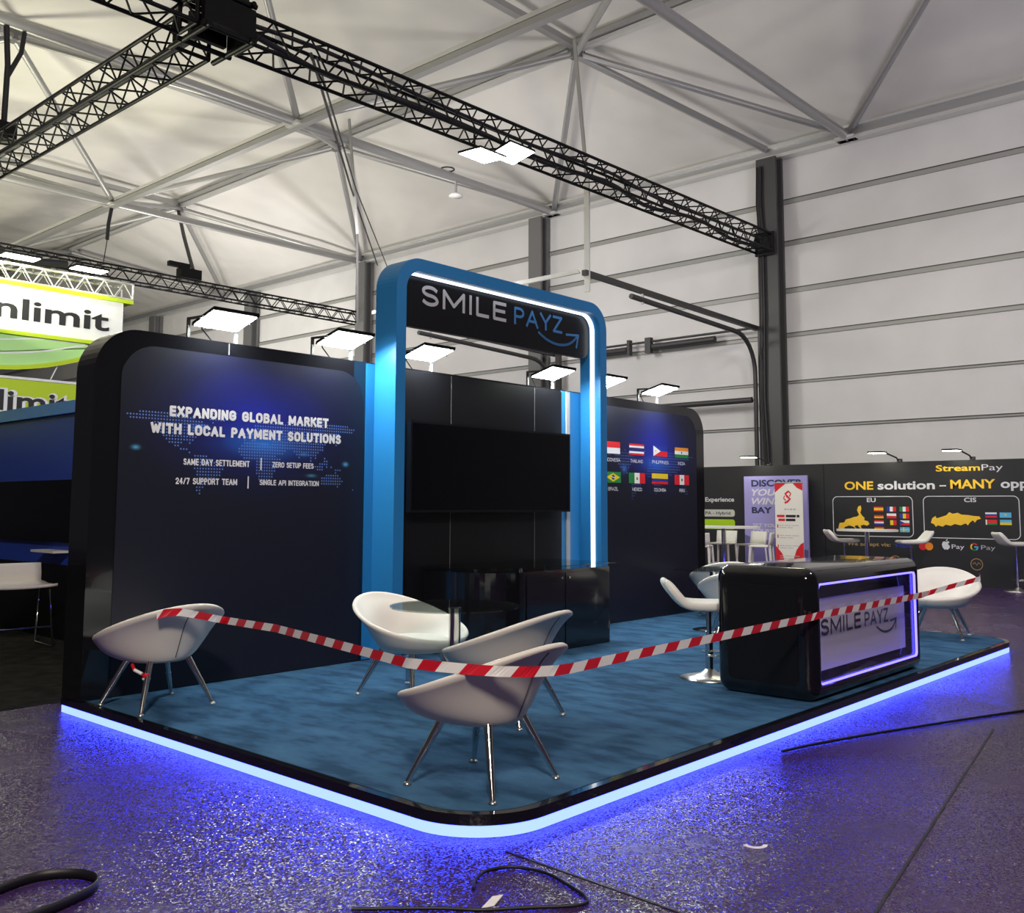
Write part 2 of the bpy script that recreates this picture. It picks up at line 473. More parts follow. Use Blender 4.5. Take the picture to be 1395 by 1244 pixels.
SK = {
 'A': (.78, [[(0, 0), (.39, 1), (.78, 0)], [(.13, .32), (.65, .32)]]), 'B': (.62, [[(0, 0), (0, 1), (.36, 1)] + el(.36, .77, .24, .23, 90, -90) + [(0, .54)], [(.36, .54)] + el(.36, .27, .27, .27, 90, -90) + [(0, 0)]]),
 'C': (.66, [el(.35, .72, .34, .28, 15, 180) + el(.35, .28, .34, .28, 180, 345)]), 'D': (.68, [[(0, 0), (0, 1), (.33, 1)] + el(.33, .65, .35, .35, 90, 0) + el(.33, .35, .35, .35, 0, -90) + [(0, 0)]]),
 'E': (.54, [[(.54, 1), (0, 1), (0, 0), (.54, 0)], [(0, .52), (.48, .52)]]), 'F': (.52, [[(.52, 1), (0, 1), (0, 0)], [(0, .50), (.46, .50)]]),
 'G': (.70, [el(.35, .72, .35, .28, 15, 180) + el(.35, .28, .35, .28, 180, 360) + [(.70, .48), (.40, .48)]]), 'H': (.66, [[(0, 0), (0, 1)], [(.66, 0), (.66, 1)], [(0, .52), (.66, .52)]]),
 'I': (.02, [[(.01, 0), (.01, 1)]]), 'K': (.64, [[(0, 0), (0, 1)], [(.60, 1), (0, .42)], [(.20, .58), (.64, 0)]]), 'L': (.50, [[(0, 1), (0, 0), (.50, 0)]]),
 'M': (.88, [[(0, 0), (0, 1), (.44, .18), (.88, 1), (.88, 0)]]), 'N': (.68, [[(0, 0), (0, 1), (.68, 0), (.68, 1)]]), 'O': (.70, [_o]),
 'P': (.60, [[(0, 0), (0, 1), (.32, 1)] + el(.32, .73, .28, .27, 90, -90) + [(0, .46)]]), 'R': (.64, [[(0, 0), (0, 1), (.34, 1)] + el(.34, .75, .27, .25, 90, -90) + [(0, .50)], [(.32, .50), (.64, 0)]]),
 'S': (.60, [el(.30, .76, .29, .24, 30, 180) + el(.30, .76, .29, .24, 180, 262, 4) + el(.31, .26, .29, .26, 80, 0, 4) + el(.31, .26, .30, .26, 0, -150)]), 'T': (.66, [[(0, 1), (.66, 1)], [(.33, 1), (.33, 0)]]),
 'U': (.66, [[(0, 1)] + el(.33, .30, .33, .30, 180, 360) + [(.66, 1)]]), 'V': (.72, [[(0, 1), (.36, 0), (.72, 1)]]), 'W': (1.05, [[(0, 1), (.27, 0), (.525, .85), (.78, 0), (1.05, 1)]]),
 'X': (.70, [[(0, 0), (.70, 1)], [(0, 1), (.70, 0)]]), 'Y': (.72, [[(0, 1), (.36, .45), (.72, 1)], [(.36, .45), (.36, 0)]]), 'Z': (.62, [[(0, 1), (.62, 1), (0, 0), (.62, 0)]]),
 '2': (.58, [el(.29, .71, .29, .29, 170, -25) + [(0, 0), (.58, 0)]]), '4': (.62, [[(.44, 0), (.44, 1), (0, .30), (.62, .30)]]), '7': (.58, [[(0, 1), (.58, 1), (.20, 0)]]), '/': (.42, [[(0, 0), (.42, 1)]]), ' ': (.30, [])}
def stext(mb, s, O, A, B, width, cap, m, th, g=1.36):
    gap = th * g
    kx = (width - th - gap * (len(s) - 1)) / sum(SK[c][0] for c in s)
    x = th / 2
    for c in s:
        wd, L = SK[c]
        for k, P in enumerate(L):
            pstroke(mb, [(x + a * kx, th / 2 + b_ * (cap - th)) for a, b_ in P], th, O, A, B, m, 24 * k)
        x += wd * kx + gap
XA, YA, ZA = V((1, 0, 0)), V((0, 1, 0)), V((0, 0, 1))
WR = V((0, -1, 0))      # reading direction on the far wall

# ================================================================== SETTING
f = MB(); f.box((-8, -8, -0.2), (22, 46, 0), 'pebbled_floor'); floor = f.build('floor'); tag(floor, 'dark violet pebbled hall floor with a wet shine', 'floor', kind='structure')
for a, b, wd in (((3.25, 2.96), (3.21, 2.0), 0.012), ((8.6, 2.95), (5.9, 1.56), 0.0), ((7.2, 2.1), (3.3, 1.45), 0.012)):
    if wd:
        s = MB(); s.bar((a[0], a[1], 0.001), (b[0], b[1], 0.001), wd, 0.004, 'cord_black'); s.build('floor_seam', floor)

# tent side wall with its horizontal rails
wl = MB(); wl.box((21.0, -12, 0), (21.1, 60, 10.0), 'wall_fabric'); wallr = tag(wl.build('wall_right'), 'grey white tent side wall with horizontal rails', 'wall', kind='structure')
for z, h in ((8.67, .12), (7.66, .12), (6.53, .12), (5.48, .10), (4.37, .06), (3.33, .06), (2.3, .06)):
    r = MB(); r.box((20.955, -12, z - h / 2), (20.999, 60, z + h / 2), 'rail_grey'); r.box((20.945, -12, z + h / 2 - .02), (20.954, 60, z + h / 2), 'dark_steel'); r.build('wall_rail', wallr)
# ceiling fabric: climbs from the eave to the upper chords, then runs level, sagging a little between purlins
cm = MB(); xs = [21.05, 19.9, 18.7, 17.5, 16.4, 14.2, 12.05, 9.9, 7.7, 5.5, 3.3, 1.0, -2, -5, -8]; ys = [-12 + 2.15 * k for k in range(34)]
def roofz(x, y):
    z = 10.02 + (21.05 - x) * 0.405 if x > 16.4 else 11.90
    sag = 0.10 * abs(sin(pi * (y - 12.9) / 8.6)) + (0.16 * sin(pi * (16.4 - x) / 8.7) ** 2 if x < 16.4 else 0)
    return z + (sag if x < 21 else 0)
vs = [(x, y, roofz(x, y)) for x in xs for y in ys]; ny = len(ys)
cm.add(vs, [(i * ny + j, i * ny + j + 1, (i + 1) * ny + j + 1, (i + 1) * ny + j) for i in range(len(xs) - 1) for j in range(ny - 1)], 'tent_fabric', True)
tag(cm.build('ceiling'), 'pale grey tent roof fabric', 'ceiling', kind='structure')

# tent frame: one rigid frame of aluminium tubes and posts
tf = empty('tent_frame', (20.8, 10.5, 0), 'grey aluminium space frame and posts of the tent hall', 'roof frame', kind='structure')
ev = MB()
ev.box((20.70, -12, 9.70), (20.95, 60, 9.78), 'aluminium_bright'); ev.box((20.76, -12, 9.78), (20.93, 60, 9.96), 'aluminium'); ev.box((20.66, -12, 9.96), (20.95, 60, 10.02), 'aluminium_bright')
ev.build('eave_beam', tf)
for y, wd in ((10.5, .5), (17.7, .46), (25.5, .46), (32.3, .46), (39.8, .46), (2.6, .5)):
    p = MB(); m1 = 'post_grey' if y != 10.5 else 'post_dark'
    p.box((20.55, y - wd / 2, 0), (20.62, y + wd / 2, 9.7), m1); p.box((20.84, y - wd / 2, 0), (20.93, y + wd / 2, 9.7), m1)
    p.box((20.62, y - wd / 2 + .14, 0), (20.84, y + wd / 2 - .14, 9.7), m1 if y != 10.5 else 'dark_steel'); p.build('post', tf)
def rt_(a, b, r=0.085, m='aluminium', nm='tube'):
    t_ = MB(); t_.cyl(a, b, r, m, seg=12); t_.build(nm, tf)
LX, LY, UX, UY = (3.3, 12.05, 20.8), (0.0, 8.6, 17.2, 25.8, 34.4, 43.0), (7.7, 16.4), (4.3, 12.9, 21.5, 30.1, 38.7)
c = MB(); c.bar((12.05, -4, 9.86), (12.05, 50, 9.86), .11, .09, 'aluminium_bright'); c.bar((12.05, -4, 9.72), (12.05, 50, 9.72), .16, .12, 'aluminium'); c.build('chord', tf)
c = MB(); c.bar((16.4, -4, 11.62), (16.4, 50, 11.62), .14, .10, 'aluminium_bright'); c.bar((16.4, -4, 11.76), (16.4, 50, 11.76), .24, .12, 'aluminium'); c.build('chord', tf)
for y in LY[1:5]:
    rt_((3.3, y, 9.8), (20.8, y, 9.8), 0.105, nm='chord')
for y in UY[1:4]:
    c = MB(); c.bar((3.3, y, 11.7), (16.4, y, 11.7), .17, .14, 'aluminium'); c.build('chord', tf)
for i, ux in enumerate(UX):
    for j, uy in enumerate(UY):
        if i == 0 and j not in (1, 2, 3):
            continue
        for lx in (LX[i], LX[i + 1]):
            for ly in (LY[j], LY[j + 1]):
                rt_((ux, uy, 11.55), (lx, ly, 9.85), 0.075)
        nb = MB(); nb.box((ux - .14, uy - .14, 11.45), (ux + .14, uy + .14, 11.66), 'post_grey'); nb.build('node_plate', tf)
rt_((16.4, 12.9, 11.5), (20.7, 10.55, 9.95), 0.08)
for x in (12.05, 20.75):
    for y in LY[1:5]:
        nb = MB(); nb.box((x - .17, y - .22, 9.70), (x + .13, y + .22, 9.76), 'aluminium_bright')
        for s in (-1, 1):
            nb.cyl((x, y + s * .17, 9.68), (x, y + s * .17, 9.70), .02, 'dark_steel', seg=6)
        nb.build('node_plate', tf)

# ================================================================== STAND
st = empty('stand_platform', (7.3, 5.1, 0), 'low black platform with blue carpet and glowing blue light strip round its edge', 'platform')
def ring_strip(mb, out, inn, z0, z1, m):
    n = len(out)
    vs = [(x, y, z0) for x, y in out] + [(x, y, z1) for x, y in out] + [(x, y, z1) for x, y in inn] + [(x, y, z0) for x, y in inn]
    fs = []
    for k in range(n):
        j = (k + 1) % n
        fs += [(k, j, n + j, n + k), (n + k, n + j, 2 * n + j, 2 * n + k), (3 * n + k, 3 * n + j, j, k), (2 * n + k, 2 * n + j, 3 * n + j, 3 * n + k)]
    mb.add(vs, fs, m)
PX0, PY0, PX1, PY1, PR = 3.165, 3.03, 11.42, 7.25, 0.42
cor = (1, 1, 0, 0)
po = rrect(PX0, PY0, PX1, PY1, PR, cor, 14)
def inset(d): return rrect(PX0 + d, PY0 + d, PX1 - d, PY1 - d, PR - d, cor, 14)
d_ = MB(); d_.prism(inset(.03), (0, 0, 0), XA, YA, (0, 0, .10), 'black_satin'); d_.build('deck', st)
e_ = MB(); ring_strip(e_, po, inset(.05), .056, .106, 'black_gloss'); e_.build('edge_trim', st)
l_ = MB(); ring_strip(l_, inset(.006), inset(.028), .003, .055, 'led_blue'); l_.build('light_strip', st)
c_ = MB(); c_.prism(inset(.052), (0, 0, .1005), XA, YA, (0, 0, .008), 'blue_carpet'); c_.build('carpet', st)

# ---- back wall of the stand
dw = empty('display_wall', (7.4, 7.1, 0.108), 'long black stand wall with rounded ends and printed map panels', 'display wall')
b = MB(); b.prism(rrect(3.17, .1095, 11.62, 2.81, .33, (0, 0, 1, 1), 12), (0, 6.95, 0), XA, ZA, (0, .30, 0), 'black_gloss'); b.build('wall_body', dw)
gp = MB(); gp.prism(rrect(3.37, .118, 5.66, 2.70, .27, (0, 0, 1, 1), 12), (0, 6.944, 0), XA, ZA, (0, .0055, 0), 'print_left')
gpo = gp.build('graphic_panel', dw)
gp2 = MB(); gp2.prism(rrect(9.02, .118, 11.42, 2.70, .27, (0, 0, 1, 1), 12), (0, 6.944, 0), XA, ZA, (0, .0055, 0), 'print_right')
gpo2 = gp2.build('graphic_panel', dw)
for x0, x1 in ((5.69, 6.10), (8.53, 9.0)):
    s = MB(); s.box((x0, 6.945, .118), (x1, 6.9495, 2.80), 'wall_blue'); s.build('blue_panel', dw)
for x in (8.64, 5.97):
    s = MB(); s.box((x - .03, 6.93, .118), (x + .03, 6.9449, 2.79), 'diffuser_off'); s.build('light_channel', dw)
cb = MB(); cb.box((6.10, 6.94, .118), (8.53, 6.9495, 2.79), 'black_satin'); cbo = cb.build('center_panel', dw)
for x in (6.78, 8.06):
    s = MB(); s.box((x - .003, 6.9375, .9), (x + .003, 6.9399, 2.79), 'post_grey'); s.build('panel_seam', cbo)
s = MB(); s.box((4.257, 6.9405, 2.71), (4.261, 6.9439, 2.80), 'letter_grey'); s.build('panel_seam', gpo)

# dotted world map print
CONT = [
 [(-168, 66), (-150, 71), (-125, 71), (-95, 73), (-80, 66), (-62, 58), (-55, 50), (-70, 43), (-80, 32), (-82, 25), (-90, 30), (-97, 26), (-97, 20), (-87, 21), (-88, 15), (-80, 9), (-86, 11), (-105, 20), (-116, 30), (-124, 41), (-125, 50), (-140, 60), (-160, 57)],
 [(-80, 9), (-62, 10), (-50, 0), (-35, -7), (-40, -22), (-50, -28), (-58, -38), (-66, -46), (-70, -54), (-74, -48), (-71, -28), (-76, -14), (-81, -4)],
 [(-55, 60), (-42, 62), (-22, 71), (-20, 80), (-60, 80), (-70, 77)],
 [(-10, 36), (-8, 44), (0, 49), (5, 54), (8, 63), (20, 70), (40, 67), (70, 73), (105, 77), (140, 73), (178, 68), (170, 60), (155, 58), (140, 54), (135, 45), (122, 38), (121, 28), (108, 20), (108, 10), (100, 14), (98, 5), (92, 22), (80, 13), (77, 8), (72, 20), (60, 25), (52, 14), (44, 13), (34, 30), (36, 37), (26, 38), (20, 40), (12, 44), (3, 42), (-5, 36)],
 [(-17, 15), (-16, 25), (-6, 35), (10, 37), (32, 31), (43, 12), (51, 11), (41, -4), (40, -16), (33, -28), (20, -35), (12, -18), (9, 3), (-8, 5)],
 [(114, -22), (122, -17), (131, -12), (137, -15), (142, -11), (153, -27), (148, -38), (138, -34), (130, -32), (115, -34)],
 [(96, 4), (105, -6), (115, -9), (120, -8), (118, 5), (110, 2), (104, 0)], [(120, 16), (126, 8), (128, -3), (122, -4), (119, 10)],
 [(131, -1), (150, -6), (150, -10), (138, -8)], [(138, 36), (142, 43), (145, 43), (140, 34), (131, 32)], [(166, -46), (178, -38), (175, -36), (168, -44)], [(-6, 50), (-5, 58), (1, 52)]]
def dot_map(x0, x1, z0, z1, pitch, size, y, m):
    mb = MB(); nx = int((x1 - x0) / pitch); nz = int((z1 - z0) / pitch)
    for i in range(nx + 1):
        for j in range(nz + 1):
            lon = -170 + 350 * i / nx; lat = -56 + 136 * j / nz
            if any(inpoly(lon, lat, P) for P in CONT):
                x, z = x0 + i * pitch, z0 + j * pitch
                mb.flat(rrect(-size, -size, size, size, .001, (0, 0, 0, 0)), (x, y, z), XA, ZA, m)
    return mb
dot_map(3.40, 5.62, 1.56, 2.26, .0245, .0058, 6.9434, 'dot_blue').build('map_print', gpo)
dot_map(9.35, 11.35, 1.55, 2.25, .035, .006, 6.9434, 'dot_blue').build('map_print', gpo2)

Y_ = 6.9425
def wt(t_, x0, x1, z, cap, th, par=None):
    tx = MB(); stext(tx, t_, (x0, Y_, z), XA, ZA, x1 - x0, cap, 'letter_white', th); tx.build('lettering', par or gpo)
wt('EXPANDING GLOBAL MARKET', 3.76, 5.27, 2.175, .083, .0215)
wt('WITH LOCAL PAYMENT SOLUTIONS', 3.61, 5.41, 2.038, .083, .0215)
wt('SAME DAY SETTLEMENT', 3.89, 4.48, 1.805, .050, .0098); wt('ZERO SETUP FEES', 4.70, 5.12, 1.81, .046, .0088)
wt('24/7 SUPPORT TEAM', 3.83, 4.37, 1.655, .050, .0098); wt('SINGLE API INTEGRATION', 4.58, 5.18, 1.66, .045, .0082)
for x, z in ((4.59, 1.785), (4.472, 1.63)):
    tx = MB(); tx.box((x - .005, 6.9405, z), (x + .005, 6.9435, z + .10), 'letter_white'); tx.build('divider_print', gpo)

# ---- flags (each a small print of colour fields)
def flag(mb, kind, O, A, B, w_, h_, dn=0.0):
    """Fields as (material, polygon in 0..1)."""
    R = lambda a, b_, c_, d: [(a, b_), (c_, b_), (c_, d), (a, d)]
    circ = lambda x, y, r: [(x + r * cos(2 * pi * k / 14) * h_ / w_, y + r * sin(2 * pi * k / 14)) for k in range(14)]
    F = {
     'indonesia': [('white', R(0, 0, 1, .5)), ('red', R(0, .5, 1, 1))],
     'thailand': [('red', R(0, 0, 1, .17)), ('white', R(0, .17, 1, .34)), ('navy', R(0, .34, 1, .66)), ('white', R(0, .66, 1, .83)), ('red', R(0, .83, 1, 1))],
     'philippines': [('bluef', R(0, .5, 1, 1)), ('red', R(0, 0, 1, .5)), ('white', [(0, 0), (.52, .5), (0, 1)]), ('yellow2', circ(.17, .5, .11))],
     'india': [('green', R(0, 0, 1, .33)), ('white', R(0, .33, 1, .67)), ('saffron', R(0, .67, 1, 1)), ('bluef', circ(.5, .5, .11))],
     'brazil': [('green', R(0, 0, 1, 1)), ('yellow2', [(.06, .5), (.5, .1), (.94, .5), (.5, .9)]), ('navy', circ(.5, .5, .24)), ('white', [(.37, .52), (.62, .42), (.62, .48), (.38, .58)])],
     'mexico': [('green', R(0, 0, .34, 1)), ('white', R(.34, 0, .66, 1)), ('red', R(.66, 0, 1, 1)), ('green', circ(.5, .47, .15)), ('orange', circ(.5, .52, .09))],
     'colombia': [('red', R(0, 0, 1, .26)), ('bluef', R(0, .26, 1, .52)), ('yellow2', R(0, .52, 1, 1))],
     'peru': [('red', R(0, 0, .34, 1)), ('white', R(.34, 0, .66, 1)), ('red', R(.66, 0, 1, 1)), ('green', circ(.5, .5, .15)), ('red', circ(.5, .45, .08))],
     'spain': [('red', R(0, 0, 1, .25)), ('yellow2', R(0, .25, 1, .75)), ('red', R(0, .75, 1, 1))],
     'france': [('bluef', R(0, 0, .34, 1)), ('white', R(.34, 0, .66, 1)), ('red', R(.66, 0, 1, 1))],
     'italy': [('green', R(0, 0, .34, 1)), ('white', R(.34, 0, .66, 1)), ('red', R(.66, 0, 1, 1))],
     'germany': [('yellow2', R(0, 0, 1, .33)), ('red', R(0, .33, 1, .67)), ('black', R(0, .67, 1, 1))],
     'poland': [('red', R(0, 0, 1, .5)), ('white', R(0, .5, 1, 1))],
     'romania': [('bluef', R(0, 0, .34, 1)), ('yellow2', R(.34, 0, .66, 1)), ('red', R(.66, 0, 1, 1))],
     'netherlands': [('bluef', R(0, 0, 1, .33)), ('white', R(0, .33, 1, .67)), ('red', R(0, .67, 1, 1))],
     'belgium': [('black', R(0, 0, .34, 1)), ('yellow2', R(.34, 0, .66, 1)), ('red', R(.66, 0, 1, 1))],
     'czechia': [('red', R(0, 0, 1, .5)), ('white', R(0, .5, 1, 1)), ('bluef', [(0, 0), (.5, .5), (0, 1)])],
     'sweden': [('lightblue', R(0, 0, 1, 1)), ('yellow2', R(.3, 0, .44, 1)), ('yellow2', R(0, .42, 1, .58))],
     'russia': [('red', R(0, 0, 1, .33)), ('bluef', R(0, .33, 1, .67)), ('white', R(0, .67, 1, 1))],
     'kazakhstan': [('lightblue', R(0, 0, 1, 1)), ('yellow2', circ(.5, .55, .2))],
     'belarus': [('green', R(0, 0, 1, .33)), ('red', R(0, .33, 1, 1)), ('white', R(0, 0, .12, 1))],
     'ukraine': [('yellow2', R(0, 0, 1, .5)), ('lightblue', R(0, .5, 1, 1))]}
    N = V(A).cross(V(B))
    for k, (m, P) in enumerate(F[kind]):
        mb.flat([(a * w_, b_ * h_) for a, b_ in P], V(O) + N * (0.0004 * k), A, B, 'flag_' + m)
names = [('indonesia', 9.36, 2.125, .30, .145), ('thailand', 9.85, 2.125, .32, .14), ('philippines', 10.38, 2.13, .32, .135), ('india', 10.88, 2.13, .33, .135),
         ('brazil', 9.36, 1.775, .31, .13), ('mexico', 9.84, 1.775, .35, .13), ('colombia', 10.34, 1.775, .37, .135), ('peru', 10.87, 1.775, .35, .13)]
for nme, x, z, w_, h_ in names:
    fm = MB(); flag(fm, nme, (x, 6.9418, z), XA, ZA, w_, h_); fm.build('flag_print', gpo2)
for nme, x, z, w_, h_ in names:
    k = len(nme) * .034 if nme != 'peru' else .13
    wt(nme.upper(), x + w_ / 2 - k / 2, x + w_ / 2 + k / 2, z - .095, .042, .0062, gpo2)

# ---- the blue portal with its sign
pt = empty('entrance_portal', (7.4, 6.8, .108), 'tall blue rounded portal frame with white light strip on the stand', 'portal')
def ushape(x0, x1, z1, r, n=12):
    return [(x0, .1095)] + arc(x0 + r, z1 - r, r, pi, pi / 2, n) + arc(x1 - r, z1 - r, r, pi / 2, 0, n) + [(x1, .1095)]
def ubox(mb, out, inn, y0, y1, m):
    n = len(out)
    vs = [(x, y0, z) for x, z in out] + [(x, y0, z) for x, z in inn] + [(x, y1, z) for x, z in out] + [(x, y1, z) for x, z in inn]
    fs = []
    for k in range(n - 1):
        fs += [(k, n + k, n + k + 1, k + 1), (2 * n + k, 2 * n + k + 1, 3 * n + k + 1, 3 * n + k), (k, k + 1, 2 * n + k + 1, 2 * n + k), (n + k, 3 * n + k, 3 * n + k + 1, n + k + 1)]
    fs += [(0, 2 * n, 3 * n, n), (n - 1, 2 * n - 1, 4 * n - 1, 3 * n - 1)]
    mb.add(vs, fs, m)
p_ = MB(); ubox(p_, ushape(5.79, 9.0, 3.81, .30), ushape(5.91, 8.88, 3.69, .19), 6.65, 6.943, 'portal_blue'); p_.build('portal_frame', pt)
p_ = MB(); ubox(p_, ushape(5.911, 8.879, 3.689, .189), ushape(5.925, 8.865, 3.675, .176), 6.735, 6.785, 'led_white'); p_.build('light_strip', pt)
sg = MB(); sg.prism(rrect(5.912, 3.185, 8.86, 3.665, .13, (0, 1, 1, 1), 8), (0, 6.80, 0), XA, ZA, (0, .06, 0), 'black_satin'); sgo = sg.build('sign_board', pt)

def smile_logo(parent, O, A, B, s, m1, m2, m3):
    """SMILE PAYZ with the arrow smile; s = total word width, unit 1 = cap height .081*s."""
    out = []
    for k in (0, 1, 2):
        out.append(MB())
    stext(out[0], 'SMILE', O, A, B, .564 * s, .094 * s, m1, .0165 * s, 2.7)
    stext(out[1], 'PAYZ', V(O) + V(A) * .622 * s, A, B, .378 * s, .089 * s, m2, .0140 * s, 2.0)
    P = smooth([(.812, -.0175), (.865, -.042), (.92, -.056), (.975, -.060), (1.03, -.053), (1.075, -.036), (1.119, -.004)], 4)
    T = lambda L: [(a * s, b_ * s) for a, b_ in L]
    pstroke(out[2], T(P), .013 * s, O, A, B, m3)
    pstroke(out[2], T([(1.035, .002), (1.136, .010), (1.119, -.055)]), .012 * s, O, A, B, m3)
    for q in out: q.build('lettering', parent)
smile_logo(sgo, (6.23, 6.797, 3.415), XA, ZA, 2.14, 'letter_grey', 'letter_blue', 'letter_blue')

# ---- television
tv = empty('television', (7.32, 6.87, 1.435), 'large black flat television mounted on the black wall inside the blue portal', 'television')
b = MB(); b.box((6.12, 6.80, 1.43), (8.51, 6.86, 2.295), 'black_satin'); b.build('television_case', tv)
b = MB(); b.box((6.145, 6.796, 1.455), (8.485, 6.7995, 2.272), 'screen_black'); b.build('screen', tv)
b = MB(); b.box((6.9, 6.861, 1.6), (7.7, 6.937, 2.1), 'dark_steel'); b.build('wall_bracket', tv)

# ---- cabinet under the television
cbn = empty('sideboard_cabinet', (7.3, 6.5, .108), 'glossy black cabinet with rounded end and glass top below the television', 'cabinet')
def cab(d):
    return [(8.2 + d, 6.93), (8.2 + d, 6.04 - d), (6.86, 6.04 - d)][::-1] and ([(8.2 + d, 6.04 - d), (8.2 + d, 6.93), (6.42 - d, 6.93)] + [(6.86 + (.44 + d) * cos(a), 6.48 + (.44 + d) * sin(a)) for a in [pi + k * pi / 2 / 14 for k in range(15)]])
b = MB(); P = cab(0); n_ = len(P); b.prism(P, (0, 0, .109), XA, YA, (0, 0, .77), 'black_gloss')
cbody = b.build('cabinet_body', cbn)
for x0, x1 in ((6.90, 7.46), (7.475, 8.17)):
    b = MB(); b.box((x0, 6.030, .16), (x1, 6.039, .85), 'black_gloss'); dd = b.build('cabinet_door', cbn)
    b = MB(); kx = x1 - .05 if x0 < 7 else x0 + .05; b.cyl((kx, 6.020, .80), (kx, 6.0295, .80), .012, 'chrome'); b.build('lock', dd)
b = MB(); b.prism(cab(.05), (0, 0, .91), XA, YA, (0, 0, .012), 'green_glass'); b.build('glass_top', cbn)
for x, y in ((7.0, 6.2), (8.05, 6.2), (8.05, 6.8), (7.0, 6.8)):
    b = MB(); b.cyl((x, y, .8795), (x, y, .9098), .02, 'chrome'); b.build('standoff', cbn)

# ---- reception counter
co = empty('reception_counter', (7.7, 3.5, .108), 'glossy black rounded reception counter with blue lit logo window', 'counter')
cx0, cx1, cy0, cy1, cz1 = 6.63, 8.78, 3.10, 3.90, 1.055
me = bpy.data.meshes.new('counter_body'); bm = bmesh.new()
bmesh.ops.create_cube(bm, size=1.0)
for v in bm.verts:
    v.co = V(((cx0 + cx1) / 2 + v.co.x * (cx1 - cx0), (cy0 + cy1) / 2 + v.co.y * (cy1 - cy0), (.109 + cz1) / 2 + v.co.z * (cz1 - .109)))
bmesh.ops.bevel(bm, geom=list(bm.edges), offset=.10, segments=8, profile=.5, affect='EDGES')
# cut the window into the front face
front = max((f_ for f_ in bm.faces if f_.normal.y < -.99), key=lambda f_: f_.calc_area())
bmesh.ops.inset_region(bm, faces=[front], thickness=.012, depth=0)
loop = [v for v in front.verts]
bm.faces.remove(front)
deep = [bm.verts.new((v.co.x, v.co.y + .16, v.co.z)) for v in loop]
for k in range(len(loop)):
    j = (k + 1) % len(loop)
    bm.faces.new((loop[k], loop[j], deep[j], deep[k])).tag = True
bm.faces.new(deep)
bm.to_mesh(me); bm.free()
for p in me.polygons: p.use_smooth = True
me.materials.append(MATS['black_gloss'])
ob = bpy.data.objects.new('counter_body', me); COL.objects.link(ob); ob.parent = co
me.transform(Matrix.Translation(-co.location))
wx0, wx1, wz0, wz1 = cx0 + .112, cx1 - .112, .109 + .112, cz1 - .112
s = MB(); fr_o = rrect(wx0 + .002, wz0 + .002, wx1 - .002, wz1 - .002, .04); fr_i = rrect(wx0 + .014, wz0 + .014, wx1 - .014, wz1 - .014, .03)
n_ = len(fr_o)
vs = [(x, 3.108, z) for x, z in fr_o] + [(x, 3.108, z) for x, z in fr_i] + [(x, 3.125, z) for x, z in fr_o] + [(x, 3.125, z) for x, z in fr_i]
fs = []
for k in range(n_):
    j = (k + 1) % n_
    fs += [(k, j, n_ + j, n_ + k), (n_ + k, n_ + j, 3 * n_ + j, 3 * n_ + k), (2 * n_ + k, 3 * n_ + k, 3 * n_ + j, 2 * n_ + j)]
s.add(vs, fs, 'led_violet'); s.build('light_strip', co)
s = MB(); s.box((wx0 + .01, 3.205, .29), (wx1 - .02, 3.225, .815), 'counter_panel'); cpn = s.build('logo_panel', co)
smile_logo(cpn, (6.975, 3.2030, .54), XA, ZA, 1.30, 'letter_black', 'letter_slate', 'letter_slate')
s = MB(); s.box((wx0 + .016, 3.128, wz0 + .016), (wx1 - .016, 3.132, wz1 - .016), 'clear_acrylic'); s.build('window_pane', co)
s = MB(); s.prism(rrect(3.22, .22, 3.78, .92, .04), (cx0 - .004, 0, 0), YA, ZA, (.0035, 0, 0), 'black_satin'); s.build('side_panel', co)

# ---- wall floodlights of the stand
GF = 'floodlights along the top of the stand wall'
fl_lab = ['floodlight on the stand wall nearest its rounded corner by the green banner', 'floodlight on the stand wall just outside the blue portal, above its map panel end',
          'floodlight seen through the blue portal just below the start of the sign word SMILE', 'floodlight seen through the blue portal below the arrow end of the sign',
          'floodlight half hidden behind the blue portal upright above the flags', 'floodlight above the flags nearest the rounded wall end']
fx = [4.15, 5.35, 6.36, 8.25, 9.24, 10.38]
for k, x in enumerate(fx):
    e = empty('floodlight', (x, 7.1, 2.81), fl_lab[k], 'floodlight', GF)
    cz, cyy, ti = 2.955, 6.83, radians(15)
    def pt2(a, b_, c_): return V((x + a, cyy + b_ * cos(ti) - c_ * sin(ti), cz - b_ * sin(ti) * -1 * -1 + c_ * cos(ti)))
    def slab(mb, a, b_, c0, c1, m):
        P = [pt2(sx * a, sy * b_, c) for c in (c0, c1) for sx, sy in ((-1, -1), (1, -1), (1, 1), (-1, 1))]
        mb.add(P, [(0, 3, 2, 1), (4, 5, 6, 7), (0, 1, 5, 4), (1, 2, 6, 5), (2, 3, 7, 6), (3, 0, 4, 7)], m)
    h = MB(); slab(h, .205, .165, 0.003, .03, 'black_paint'); h.build('housing', e)
    h = MB(); slab(h, .19, .15, -.004, .0025, 'flood_white'); h.build('lens', e)
    for sx in (-1, 1):
        h = MB(); h.bar((x + sx * .215, 7.02, 2.812), (x + sx * .215, 7.02, 2.98), .022, .022, 'diffuser_off' if sx > 0 else 'dark_steel')  # one post paler: its floodlit look is put into the colour
        h.bar((x + sx * .215, 7.03, 2.972), (x + sx * .215, 6.80, 2.962), .018, .018, 'dark_steel'); h.build('bracket', e)
    h = MB(); h.tube([(x - .12, 6.98, 2.94), (x - .05, 7.1, 2.92), (x + .03, 7.12, 2.86), (x + .06, 7.1, 2.815)], .006, 'cord_black'); h.build('cable', e)

